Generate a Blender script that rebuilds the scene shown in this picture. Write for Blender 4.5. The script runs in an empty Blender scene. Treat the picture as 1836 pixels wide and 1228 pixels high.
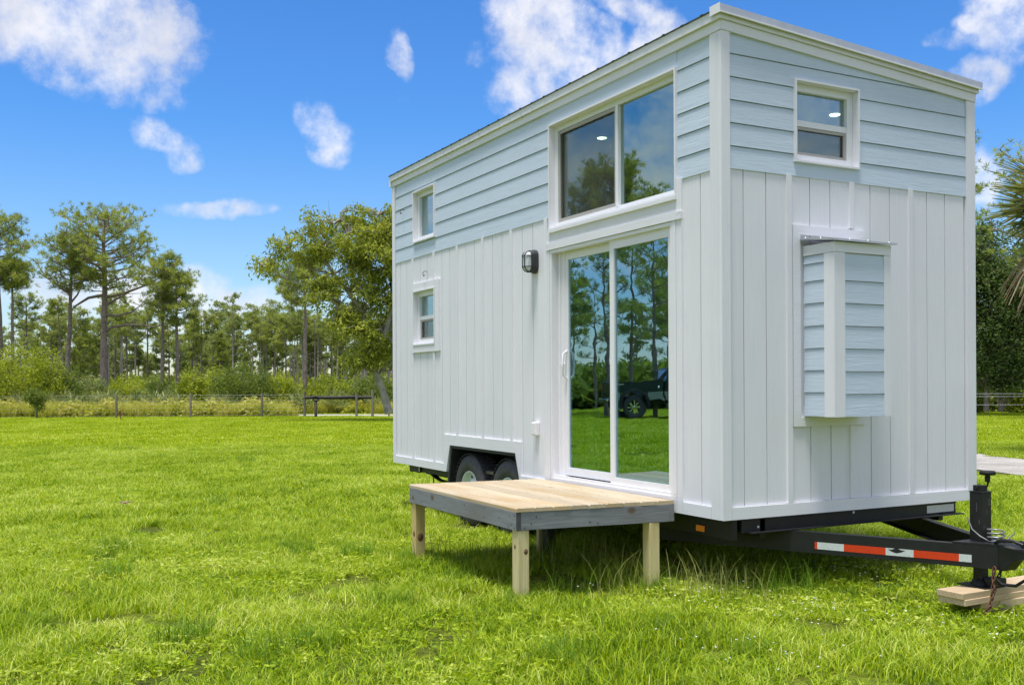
import bpy, math, random
import numpy as np
from mathutils import Vector, Matrix

random.seed(7)
rng = np.random.default_rng(11)
SC = bpy.context.scene
COL = SC.collection
G = -0.56                                   # lawn level (z = 0 is the lower edge of the house walls)

# ------------------------------------------------------------------ camera
FPX, VC, YAW, ROLL = 1816.24, 690.0, -1.08506, -0.005056     # focal length and horizon in photo pixels (1836 wide)
CAM = Vector((5.6083, -4.6359, 0.9642))
FW = Vector((math.sin(YAW), math.cos(YAW), 0.0))
RT0 = Vector((math.cos(YAW), -math.sin(YAW), 0.0)); UP0 = Vector((0, 0, 1))
RT = RT0 * math.cos(ROLL) + UP0 * math.sin(ROLL)
UPV = -RT0 * math.sin(ROLL) + UP0 * math.cos(ROLL)
cd = bpy.data.cameras.new('camera'); cam = bpy.data.objects.new('camera', cd); COL.objects.link(cam)
cam.matrix_world = Matrix((
    (RT.x, UPV.x, -FW.x, CAM.x), (RT.y, UPV.y, -FW.y, CAM.y), (RT.z, UPV.z, -FW.z, CAM.z), (0, 0, 0, 1)))
cd.sensor_width = 36; cd.lens = FPX / 1836 * 36; cd.shift_y = (VC - 614) / 1836
cd.clip_start = 0.05; cd.clip_end = 3000
SC.camera = cam

# ------------------------------------------------------------------ light and exposure
SUN_EL = 77.0
SUN_DIR = Vector((0.50, -0.87, 0.0)).normalized()           # high sun behind the photographer, veiled by thin cloud
SUN_POWER, SKY_POWER, EXPOSURE = 2.5, 0.074, 1.0
SC.view_settings.view_transform = 'Standard'; SC.view_settings.look = 'None'
SC.view_settings.exposure = EXPOSURE; SC.view_settings.gamma = 1.0
SC.view_settings.use_curve_mapping = False
sd = bpy.data.lights.new('sun', 'SUN'); sd.energy = SUN_POWER; sd.angle = math.radians(15.0); sd.color = (1.0, 0.965, 0.925)
sun = bpy.data.objects.new('sun', sd); COL.objects.link(sun)
se = math.radians(SUN_EL)
sv = Vector((SUN_DIR.x * math.cos(se), SUN_DIR.y * math.cos(se), math.sin(se)))
sun.rotation_euler = (-sv).to_track_quat('-Z', 'Y').to_euler(); sun.location = (0, 0, 30)


class NT:
    """small helper to write node trees"""
    def __init__(s, tree): s.t = tree; s.n = tree.nodes; s.l = tree.links
    def node(s, typ, **kw):
        n = s.n.new(typ)
        for k, v in kw.items():
            if k.startswith('_'): setattr(n, k[1:], v)
        return n
    def put(s, sock, v):
        if v is None: return
        if isinstance(v, bpy.types.NodeSocket): s.l.new(v, sock)
        else: sock.default_value = v
    def math(s, op, a, b=None, c=None, clamp=False):
        n = s.n.new('ShaderNodeMath'); n.operation = op; n.use_clamp = clamp
        s.put(n.inputs[0], a); s.put(n.inputs[1], b); s.put(n.inputs[2], c); return n.outputs[0]
    def vmath(s, op, a, b=None):
        n = s.n.new('ShaderNodeVectorMath'); n.operation = op
        s.put(n.inputs[0], a); s.put(n.inputs[1], b)
        return n.outputs['Value'] if op in ('DOT_PRODUCT', 'LENGTH') else n.outputs[0]
    def noise(s, vec, scale, detail=4, rough=.55, dist=0, out='Fac'):
        n = s.n.new('ShaderNodeTexNoise'); s.put(n.inputs['Vector'], vec)
        n.inputs['Scale'].default_value = scale; n.inputs['Detail'].default_value = detail
        n.inputs['Roughness'].default_value = rough; n.inputs['Distortion'].default_value = dist
        return n.outputs[out]
    def ramp(s, fac, stops, interp='LINEAR'):
        n = s.n.new('ShaderNodeValToRGB'); s.put(n.inputs[0], fac); n.color_ramp.interpolation = interp
        cr = n.color_ramp
        while len(cr.elements) < len(stops): cr.elements.new(.5)
        for e, (p, c) in zip(cr.elements, stops):
            e.position = p; e.color = (*c, 1) if len(c) == 3 else c
        return n.outputs[0]
    def smooth(s, x, a, b):
        n = s.n.new('ShaderNodeMapRange'); n.interpolation_type = 'SMOOTHSTEP'
        s.put(n.inputs[0], x); n.inputs[1].default_value = a; n.inputs[2].default_value = b; return n.outputs[0]
    def mix(s, f, a, b, typ='MIX'):
        n = s.n.new('ShaderNodeMix'); n.data_type = 'RGBA'; n.blend_type = typ
        s.put(n.inputs[0], f); s.put(n.inputs[6], a); s.put(n.inputs[7], b); return n.outputs[2]
    def mapping(s, vec, scale=(1, 1, 1), loc=(0, 0, 0), rot=(0, 0, 0)):
        n = s.n.new('ShaderNodeMapping'); s.put(n.inputs[0], vec); n.inputs[1].default_value = loc
        n.inputs[2].default_value = rot; n.inputs[3].default_value = scale; return n.outputs[0]


# ------------------------------------------------------------------ sky with fair weather clouds
world = bpy.data.worlds.new('World'); SC.world = world; world.use_nodes = True
W = NT(world.node_tree); W.n.clear()
sky = W.n.new('ShaderNodeTexSky'); sky.sky_type = 'NISHITA'; sky.sun_disc = False
sky.sun_elevation = se; sky.sun_rotation = math.atan2(SUN_DIR.x, SUN_DIR.y)
sky.air_density = 1.15; sky.dust_density = 0.35; sky.ozone_density = 2.2
hs = W.n.new('ShaderNodeHueSaturation'); hs.inputs['Saturation'].default_value = 1.12; hs.inputs['Value'].default_value = 1.0
W.l.new(sky.outputs[0], hs.inputs['Color'])
upd = W.n.new('ShaderNodeSeparateXYZ')
grade = W.ramp(W.smooth(upd.outputs[2], -.02, .55), [(0, (.88, .96, 1.16)), (.12, (.72, .90, 1.16)), (.45, (.44, .79, 1.2)), (1, (.38, .73, 1.16))])
skyblue = W.mix(1.0, hs.outputs[0], grade, 'MULTIPLY')
tc = W.n.new('ShaderNodeTexCoord'); D = tc.outputs['Generated']; W.l.new(D, upd.inputs[0])
wob = W.noise(D, 5.0, 5, .6, out='Color')
wob2 = W.vmath('SUBTRACT', wob, (.5, .5, .5))
sc1 = W.n.new('ShaderNodeVectorMath'); sc1.operation = 'SCALE'; W.l.new(wob2, sc1.inputs[0]); sc1.inputs['Scale'].default_value = .085
DW = W.vmath('ADD', D, sc1.outputs[0])

# each cumulus: direction (azimuth from camera axis and height given as photo-plane tangents), half sizes, strength, tilt
def cdir(u, v):
    d = FW + RT0 * ((u - 918) / FPX) + UP0 * ((VC - v) / FPX)
    return d.normalized()
CLOUDS = [(120, 20, 150, 60, 1.0, 0), (235, 75, 105, 75, 1.1, 0), (235, 140, 75, 38, .9, .25), (330, 60, 30, 16, .5, .4), (130, 110, 60, 45, .6, 0),
          (20, 30, 60, 60, .5, 0),
          (285, 235, 55, 26, .95, .45), (325, 275, 34, 22, .8, .2),
          (570, 248, 46, 44, .72, .3), (718, 95, 22, 46, .72, -.3),
          (950, 60, 80, 75, 1.15, 0), (920, 150, 50, 55, .9, 0), (870, 90, 40, 30, .55, 0),
          (1105, 25, 75, 30, 1.0, .3), (1170, 72, 68, 34, 1.15, -.35), (1062, 95, 48, 50, .8, 0), (1010, 120, 60, 50, .7, 0),
          (385, 378, 85, 15, .8, .08), (450, 385, 30, 13, .6, 0),
          (110, 510, 110, 42, .75, .1), (250, 555, 130, 35, .5, 0),
          (1800, 35, 55, 50, .8, 0), (1740, 44, 24, 16, .9, 0), (1762, 150, 42, 42, 1.0, .2), (1700, 75, 30, 18, .4, 0), (1768, 330, 30, 48, .85, 0), (1830, 90, 40, 30, .5, 0),
          (1110, 60, 120, 60, .42, 0), (1000, 170, 50, 50, .45, 0), (1660, 285, 50, 22, .32, 0), (700, 210, 60, 40, .25, 0), (180, 500, 170, 42, .95, .05), (420, 540, 120, 30, .6, 0), (1510, 60, 50, 25, .25, 0), (2300, 200, 120, 60, .9, 0), (-500, 250, 160, 60, .9, 0)]
tot = None
for (u, v, a, b, st, tilt) in CLOUDS:
    c = cdir(u, v)
    t1 = (RT0 - c * RT0.dot(c)).normalized(); t2 = c.cross(t1)
    if t2.z < 0: t2 = -t2
    ca, sa = math.cos(-tilt), math.sin(-tilt)
    e1 = t1 * ca + t2 * sa; e2 = -t1 * sa + t2 * ca
    k = FPX * 1.0
    x = W.math('DIVIDE', W.vmath('DOT_PRODUCT', W.vmath('SUBTRACT', DW, tuple(c)), tuple(e1)), a * 1.25 / k)
    y = W.math('DIVIDE', W.vmath('DOT_PRODUCT', W.vmath('SUBTRACT', DW, tuple(c)), tuple(e2)), b * 1.25 / k)
    r2 = W.math('ADD', W.math('MULTIPLY', x, x), W.math('MULTIPLY', y, y))
    zc = W.math('DIVIDE', W.math('SUBTRACT', W.vmath('DOT_PRODUCT', DW, tuple(c)), 1.0), .06)
    r2 = W.math('ADD', r2, W.math('MULTIPLY', zc, zc))
    g = W.math('MULTIPLY', W.math('SUBTRACT', 1.25, r2, clamp=True), st)
    tot = g if tot is None else W.math('MAXIMUM', tot, g)
# out of view: denser added cloud, for neutral fill light and window reflections
gen = W.noise(W.mapping(D, (1, 1, 2.2)), 3.1, 5, .55)
gen = W.smooth(gen, .28, .47)
front = W.smooth(W.vmath('DOT_PRODUCT', D, tuple(FW)), .60, .78)
gen = W.math('MULTIPLY', gen, W.math('SUBTRACT', 1.0, front))
tot = W.math('MAXIMUM', tot, gen)
DH = W.vmath('ADD', D, (0, 0, 0))
fine = W.noise(DH, 13, 9, .62, .0)
fine2 = W.noise(DH, 48, 6, .6)
dens = W.math('ADD', tot, W.math('MULTIPLY', W.math('SUBTRACT', fine, .5), 2.6))
dens = W.math('ADD', dens, W.math('MULTIPLY', W.math('SUBTRACT', fine2, .5), 1.5))
dens = W.math('MULTIPLY', dens, W.smooth(tot, .0, .35))
cov = W.smooth(dens, .10, 1.55)
shade = W.smooth(W.noise(W.vmath('ADD', DW, (.02, 0, .04)), 9, 6, .55), .3, .75)
cloudc = W.mix(shade, (7.4, 7.3, 7.4, 1), (4.9, 5.05, 5.7, 1))
up = W.n.new('ShaderNodeSeparateXYZ'); W.l.new(D, up.inputs[0])
cov = W.math('MULTIPLY', cov, W.smooth(up.outputs[2], -.01, .05))
skyc = W.mix(W.math('MULTIPLY', cov, .93), skyblue, cloudc)
bg = W.n.new('ShaderNodeBackground'); W.l.new(skyc, bg.inputs[0]); bg.inputs[1].default_value = SKY_POWER
wo = W.n.new('ShaderNodeOutputWorld'); W.l.new(bg.outputs[0], wo.inputs[0])


# ------------------------------------------------------------------ materials
def new_mat(name):
    m = bpy.data.materials.new(name); m.use_nodes = True
    t = NT(m.node_tree); b = t.n['Principled BSDF']
    return m, t, b

def simple(name, col, rough=.5, metal=0, var=.12, scale=9, bump=0, bscale=60):
    m, t, b = new_mat(name)
    pos = t.n.new('ShaderNodeNewGeometry').outputs['Position']
    f = t.noise(pos, scale, 5, .6)
    dk = tuple(c * (1 - var) for c in col); lt = tuple(min(1, c * (1 + var)) for c in col)
    t.l.new(t.ramp(f, [(.3, dk), (.7, lt)]), b.inputs['Base Color'])
    b.inputs['Roughness'].default_value = rough; b.inputs['Metallic'].default_value = metal
    if bump:
        bn = t.n.new('ShaderNodeBump'); bn.inputs['Distance'].default_value = bump; bn.inputs['Strength'].default_value = 1
        t.l.new(t.noise(pos, bscale, 5, .6), bn.inputs['Height']); t.l.new(bn.outputs[0], b.inputs['Normal'])
    return m

def painted_wood(name, col, grain, rough=.55, depth=.0012, dirt=.05):
    """house paint over rough sawn wood; grain = per axis noise scale, long axis smallest"""
    m, t, b = new_mat(name)
    pos = t.n.new('ShaderNodeNewGeometry').outputs['Position']
    oi = t.n.new('ShaderNodeObjectInfo')
    off = t.vmath('MULTIPLY', t.vmath('ADD', oi.outputs['Random'], (0, 0, 0)), (13, 7, 5))
    p2 = t.vmath('ADD', pos, off)
    g = t.noise(t.mapping(p2, grain), 1.0, 6, .65, .6)
    g2 = t.noise(t.mapping(p2, tuple(x * .35 for x in grain)), 1.0, 4, .6, 1.2)
    big = t.noise(pos, 1.3, 4, .6)
    c1 = t.ramp(t.math('ADD', t.math('MULTIPLY', g, .6), t.math('MULTIPLY', big, .4)),
                [(.35, tuple(c * (1 - dirt * 1.8) for c in col)), (.65, col)])
    rv = t.math('ADD', .975, t.math('MULTIPLY', oi.outputs['Random'], .045))
    mul = t.n.new('ShaderNodeVectorMath'); mul.operation = 'SCALE'; t.l.new(c1, mul.inputs[0]); t.l.new(rv, mul.inputs['Scale'])
    t.l.new(mul.outputs[0], b.inputs['Base Color'])
    b.inputs['Roughness'].default_value = rough
    bn = t.n.new('ShaderNodeBump'); bn.inputs['Distance'].default_value = depth; bn.inputs['Strength'].default_value = .9
    t.l.new(t.math('ADD', g, t.math('MULTIPLY', g2, .8)), bn.inputs['Height']); t.l.new(bn.outputs[0], b.inputs['Normal'])
    return m

def raw_wood(name, a, bcol, grain, rough=.65, knots=True, depth=.0008):
    m, t, b = new_mat(name)
    tcn = t.n.new('ShaderNodeTexCoord'); oi = t.n.new('ShaderNodeObjectInfo')
    pos = t.n.new('ShaderNodeNewGeometry').outputs['Position']
    p2 = t.vmath('ADD', pos, t.vmath('MULTIPLY', t.vmath('ADD', oi.outputs['Random'], (0, 0, 0)), (31, 17, 23)))
    mp = t.mapping(p2, grain)
    g = t.noise(mp, 1.0, 7, .62, 1.4)
    col = t.ramp(g, [(.28, a), (.5, tuple((x + y) / 2 for x, y in zip(a, bcol))), (.68, bcol)])
    tint = t.noise(p2, .9, 3, .5)
    col = t.mix(t.smooth(tint, .45, .7), col, (a[0] * 1.08, a[1] * 1.0, a[2] * .85, 1))
    if knots:
        v = t.n.new('ShaderNodeTexVoronoi'); v.feature = 'F1'; v.inputs['Scale'].default_value = 1.0
        t.l.new(t.mapping(p2, tuple(max(2.2, x * .11) for x in grain)), v.inputs['Vector'])
        k = t.smooth(v.outputs['Distance'], .11, .05)
        col = t.mix(t.math('MULTIPLY', k, .75), col, (.11, .055, .02, 1))
    rv = t.math('ADD', .86, t.math('MULTIPLY', oi.outputs['Random'], .24))
    mul = t.n.new('ShaderNodeVectorMath'); mul.operation = 'SCALE'; t.l.new(col, mul.inputs[0]); t.l.new(rv, mul.inputs['Scale'])
    t.l.new(mul.outputs[0], b.inputs['Base Color']); b.inputs['Roughness'].default_value = rough
    bn = t.n.new('ShaderNodeBump'); bn.inputs['Distance'].default_value = depth
    t.l.new(g, bn.inputs['Height']); t.l.new(bn.outputs[0], b.inputs['Normal'])
    return m

def leaf_mat(name, cols, trans=.35, rough=.5, scale=.5, per_obj=True, spec=.12):
    """foliage: colour varies with place and from leaf to leaf, with light passing through"""
    m, t, b = new_mat(name)
    pos = t.n.new('ShaderNodeNewGeometry').outputs['Position']
    at = t.n.new('ShaderNodeAttribute'); at.attribute_name = 'rnd'
    f = t.math('ADD', t.math('ADD', t.math('MULTIPLY', t.noise(pos, scale, 3, .6), .38), t.math('MULTIPLY', t.noise(pos, scale * 7, 2, .6), .27)), t.math('MULTIPLY', at.outputs['Fac'], .35))
    n = len(cols)
    col = t.ramp(f, [(.28 + .44 * i / (n - 1), c) for i, c in enumerate(cols)])
    t.l.new(col, b.inputs['Base Color']); b.inputs['Roughness'].default_value = rough
    b.inputs['Specular IOR Level'].default_value = spec
    tr = t.n.new('ShaderNodeBsdfTranslucent')
    h = t.n.new('ShaderNodeHueSaturation'); t.l.new(col, h.inputs['Color']); h.inputs['Hue'].default_value = .485
    h.inputs['Saturation'].default_value = 1.1; h.inputs['Value'].default_value = 1.35
    t.l.new(h.outputs[0], tr.inputs['Color'])
    mx = t.n.new('ShaderNodeMixShader'); mx.inputs[0].default_value = trans
    t.l.new(b.outputs[0], mx.inputs[1]); t.l.new(tr.outputs[0], mx.inputs[2])
    t.l.new(mx.outputs[0], t.n['Material Output'].inputs['Surface'])
    return m

def glass(name, refl, tint, wav=0.0, gcol=(.9, .97, 1), ns=3):
    m, t, b = new_mat(name); t.n.remove(b)
    tr = t.n.new('ShaderNodeBsdfTransparent'); tr.inputs[0].default_value = (*tint, 1)
    gl = t.n.new('ShaderNodeBsdfGlossy'); gl.inputs['Roughness'].default_value = .0; gl.inputs[0].default_value = (*gcol, 1)
    fr = t.n.new('ShaderNodeLayerWeight'); fr.inputs[0].default_value = .5
    if wav:
        pos = t.n.new('ShaderNodeNewGeometry').outputs['Position']
        bn = t.n.new('ShaderNodeBump'); bn.inputs['Distance'].default_value = wav
        t.l.new(t.noise(t.mapping(pos, (.8, .8, 1.5)), ns, 2, .5), bn.inputs['Height']); t.l.new(bn.outputs[0], gl.inputs['Normal'])
    f = t.math('ADD', refl, t.math('MULTIPLY', t.math('POWER', fr.outputs['Facing'], 4.0), .8), clamp=True)
    mx = t.n.new('ShaderNodeMixShader'); t.l.new(f, mx.inputs[0]); t.l.new(tr.outputs[0], mx.inputs[1]); t.l.new(gl.outputs[0], mx.inputs[2])
    t.l.new(mx.outputs[0], t.n['Material Output'].inputs['Surface'])
    return m

def screen_mat():
    m, t, b = new_mat('insect_screen')
    b.inputs['Base Color'].default_value = (.11, .10, .09, 1); b.inputs['Roughness'].default_value = .8
    tr = t.n.new('ShaderNodeBsdfTransparent')
    mx = t.n.new('ShaderNodeMixShader'); mx.inputs[0].default_value = .16
    t.l.new(tr.outputs[0], mx.inputs[1]); t.l.new(b.outputs[0], mx.inputs[2])
    t.l.new(mx.outputs[0], t.n['Material Output'].inputs['Surface'])
    return m

def emit(name, col, s):
    m, t, b = new_mat(name); b.inputs['Emission Color'].default_value = (*col, 1); b.inputs['Emission Strength'].default_value = s
    return m

WHITE = (.79, .785, .82); BLUE = (.555, .645, .745)
M = {}
M['white_v'] = painted_wood('white_paint_rough_sawn', WHITE, (90, 90, 2.5))
M['white_h'] = painted_wood('white_paint_trim', (.80, .795, .83), (4, 4, 90), depth=.0008)
M['blue'] = painted_wood('blue_paint_embossed', BLUE, (5, 5, 75), depth=.0022, dirt=.05)
M['vinyl'] = simple('white_vinyl', (.77, .77, .79), .3, var=.02)
M['screen_frame'] = simple('grey_screen_frame', (.38, .36, .33), .45, var=.05)
M['dark_rail'] = simple('dark_track', (.06, .06, .06), .5)
M['roof'] = simple('dark_roof_metal', (.10, .105, .11), .35, .6)
M['drip'] = simple('galvanised_drip_edge', (.50, .51, .53), .38, .55, var=.08)
M['steel'] = simple('black_frame_paint', (.008, .008, .009), .5, 0, var=.4, scale=14, bump=.0006, bscale=30)
M['black'] = simple('matt_black', (.008, .008, .009), .7)
M['liner'] = simple('black_wheel_well_liner', (.018, .018, .02), .6, bump=.002, bscale=120)
M['tyre'] = simple('tyre_rubber', (.055, .055, .058), .65, var=.3, scale=16, bump=.0012, bscale=70)
M['rim'] = simple('pale_painted_rim', (.62, .68, .68), .35, .15, var=.06)
M['orange'] = simple('amber_lens', (.75, .22, .02), .25)
M['red'] = simple('red_reflector', (.62, .045, .012), .3, var=.1, scale=60)
M['silver'] = simple('silver_reflector', (.58, .62, .62), .3, var=.1, scale=60)
M['sticker'] = simple('pale_sticker', (.55, .55, .52), .5, var=.15, scale=70)
M['wire'] = simple('galvanised_wire', (.30, .30, .29), .4, .6)
M['rust'] = simple('rusty_chain', (.12, .06, .03), .85, .2, var=.5, scale=60)
M['deck'] = raw_wood('treated_pine_deck', (.42, .325, .20), (.58, .485, .345), (1.6, 34, 34))
M['post_wood'] = raw_wood('treated_pine_post', (.52, .42, .19), (.74, .64, .36), (34, 34, 1.6))
M['block_wood'] = raw_wood('sawn_plank', (.46, .34, .20), (.70, .55, .36), (34, 1.6, 34), knots=False)
M['grey_wood'] = raw_wood('grey_stained_wood', (.16, .165, .18), (.27, .28, .30), (2.2, 2.2, 30), depth=.0006)
M['grey_dark'] = raw_wood('dark_stained_end', (.05, .05, .055), (.09, .09, .10), (20, 20, 20), knots=False)
M['fence_wood'] = raw_wood('weathered_post', (.15, .13, .10), (.30, .27, .22), (30, 30, 3), knots=False)
M['dark_wood'] = raw_wood('blackened_post', (.010, .009, .009), (.025, .022, .02), (30, 30, 3), knots=False)
M['stake'] = simple('reddish_stake', (.22, .07, .04), .8)
M['bark'] = simple('pine_bark', (.26, .205, .17), .9, var=.45, scale=6, bump=.03, bscale=7)
M['bark_pale'] = simple('pale_bark', (.36, .33, .28), .9, var=.35, scale=5, bump=.02, bscale=9)
M['pine'] = leaf_mat('pine_needles', [(.10, .14, .045), (.23, .29, .065), (.38, .44, .10), (.54, .56, .18)], .44, scale=.6)
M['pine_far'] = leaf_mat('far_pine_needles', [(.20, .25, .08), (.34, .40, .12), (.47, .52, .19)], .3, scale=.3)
M['leaf'] = leaf_mat('drooping_leaves', [(.08, .115, .024), (.22, .27, .04), (.38, .43, .07), (.54, .55, .14)], .46, scale=.8)
M['oak'] = leaf_mat('oak_leaves', [(.035, .06, .022), (.08, .13, .035), (.15, .22, .06), (.26, .32, .14)], .3, scale=1.2, rough=.6, spec=.1)
M['bush'] = leaf_mat('bush_leaves', [(.10, .15, .02), (.24, .31, .03), (.40, .46, .06), (.56, .57, .13)], .42, scale=1.0)
M['bush_dark'] = leaf_mat('wax_myrtle_leaves', [(.07, .11, .025), (.16, .22, .04), (.28, .34, .07)], .4, scale=1.0)
M['palmetto'] = leaf_mat('palmetto_blades', [(.08, .12, .035), (.18, .235, .06), (.31, .35, .12), (.44, .46, .22)], .3, scale=1.0, rough=.4)
M['weeds'] = leaf_mat('tall_weeds', [(.19, .25, .03), (.34, .38, .045), (.48, .48, .09), (.55, .47, .18)], .4, scale=1.1)
M['palm_green'] = leaf_mat('palm_fan_green', [(.09, .12, .03), (.20, .23, .07), (.33, .32, .12)], .3, scale=2.0, rough=.4)
M['palm_dead'] = leaf_mat('palm_fan_dead', [(.20, .13, .07), (.38, .28, .16), (.55, .45, .30)], .25, scale=3.0)
M['grass'] = leaf_mat('lawn_blades', [(.06, .125, .010), (.22, .355, .014), (.42, .53, .025), (.66, .70, .22)], .38, scale=.9, rough=.45, spec=.12)
M['grass_far'] = leaf_mat('lawn_blades_far', [(.09, .175, .008), (.27, .40, .012), (.44, .54, .02), (.64, .67, .18)], .40, scale=.6, rough=.45, spec=.1)
M['grass_tuft'] = leaf_mat('tuft_blades', [(.08, .17, .015), (.15, .27, .025), (.24, .37, .04)], .4, scale=2, rough=.42)
M['grass_dry'] = leaf_mat('dry_blades', [(.16, .17, .03), (.36, .40, .10), (.5, .52, .2)], .4, scale=3)
M['flower'] = simple('white_petals', (.75, .75, .68), .6)
M['interior'] = simple('interior_paint', (.26, .31, .29), .6, var=.03)
M['interior_dark'] = simple('interior_cabinet', (.10, .13, .13), .5, var=.1)
M['interior_floor'] = simple('interior_floor', (.16, .13, .10), .4, var=.2)
M['pale_strip'] = simple('pale_panel_lit_reveal', (.72, .82, .55), .5, var=.03)
M['led'] = emit('led_disc', (1, .93, .75), 9)
M['glass_door'] = glass('low_e_glass', .36, (.64, .74, .66), .0007, (.58, .86, 1.0), 2.6)
M['glass_top'] = glass('tinted_glass', .38, (.66, .76, .72), .0008, (.64, .80, .76), 1.3)
M['glass_small'] = glass('clear_glass', .30, (.66, .76, .74), .0008, (.75, .92, .92))
M['screen'] = screen_mat()
M['lens'] = simple('frosted_lamp_lens', (.62, .64, .66), .25, var=.1, scale=30)
M['lamp_black'] = simple('lamp_housing', (.03, .034, .036), .35)
M['truck_green'] = simple('dark_green_car_paint', (.008, .030, .030), .18, .2, var=.1)
M['truck_silver'] = simple('silver_car_paint', (.30, .34, .35), .22, .5, var=.05)
M['chrome'] = simple('chrome', (.75, .76, .78), .12, 1.0, var=.02)
M['truck_glass'] = glass('truck_glass', .25, (.12, .14, .15), 0)

def ground_mat():
    m, t, b = new_mat('lawn_soil_and_thatch')
    pos = t.n.new('ShaderNodeNewGeometry').outputs['Position']
    f = t.math('ADD', t.math('MULTIPLY', t.noise(pos, .35, 4, .6), .5), t.math('MULTIPLY', t.noise(pos, 14, 6, .7), .5))
    col = t.ramp(f, [(.34, (.035, .04, .012)), (.5, (.10, .13, .014)), (.66, (.24, .28, .03))])
    t.l.new(col, b.inputs['Base Color']); b.inputs['Roughness'].default_value = .9
    b.inputs['Specular IOR Level'].default_value = .1
    bn = t.n.new('ShaderNodeBump'); bn.inputs['Distance'].default_value = .03
    t.l.new(t.noise(pos, 25, 5, .7), bn.inputs['Height']); t.l.new(bn.outputs[0], b.inputs['Normal'])
    return m
M['ground'] = ground_mat()
def road_mat():
    m, t, b = new_mat('crushed_shell_road')
    pos = t.n.new('ShaderNodeNewGeometry').outputs['Position']
    f = t.math('ADD', t.math('MULTIPLY', t.noise(pos, 1.2, 4, .6), .4), t.math('MULTIPLY', t.noise(pos, 22, 6, .75), .6))
    t.l.new(t.ramp(f, [(.3, (.20, .18, .15)), (.5, (.40, .37, .32)), (.66, (.60, .57, .51))]), b.inputs['Base Color'])
    b.inputs['Roughness'].default_value = .95
    bn = t.n.new('ShaderNodeBump'); bn.inputs['Distance'].default_value = .02
    t.l.new(t.noise(pos, 40, 4, .7), bn.inputs['Height']); t.l.new(bn.outputs[0], b.inputs['Normal'])
    return m
M['road'] = road_mat()


# ------------------------------------------------------------------ object helpers
def tag(o, label=None, cat=None, group=None, kind=None):
    if label: o['label'] = label
    if cat: o['category'] = cat
    if group: o['group'] = group
    if kind: o['kind'] = kind
    return o

def empty(name, loc, label, cat, group=None, rz=0):
    o = bpy.data.objects.new(name, None); COL.objects.link(o); o.location = loc; o.rotation_euler = (0, 0, rz)
    o.empty_display_size = .2
    return tag(o, label, cat, group)

def link_mesh(name, me, parent=None, label=None):
    o = bpy.data.objects.new(name, me); COL.objects.link(o)
    if parent is not None:
        o.parent = parent
    if label: o['label'] = label
    return o

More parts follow.
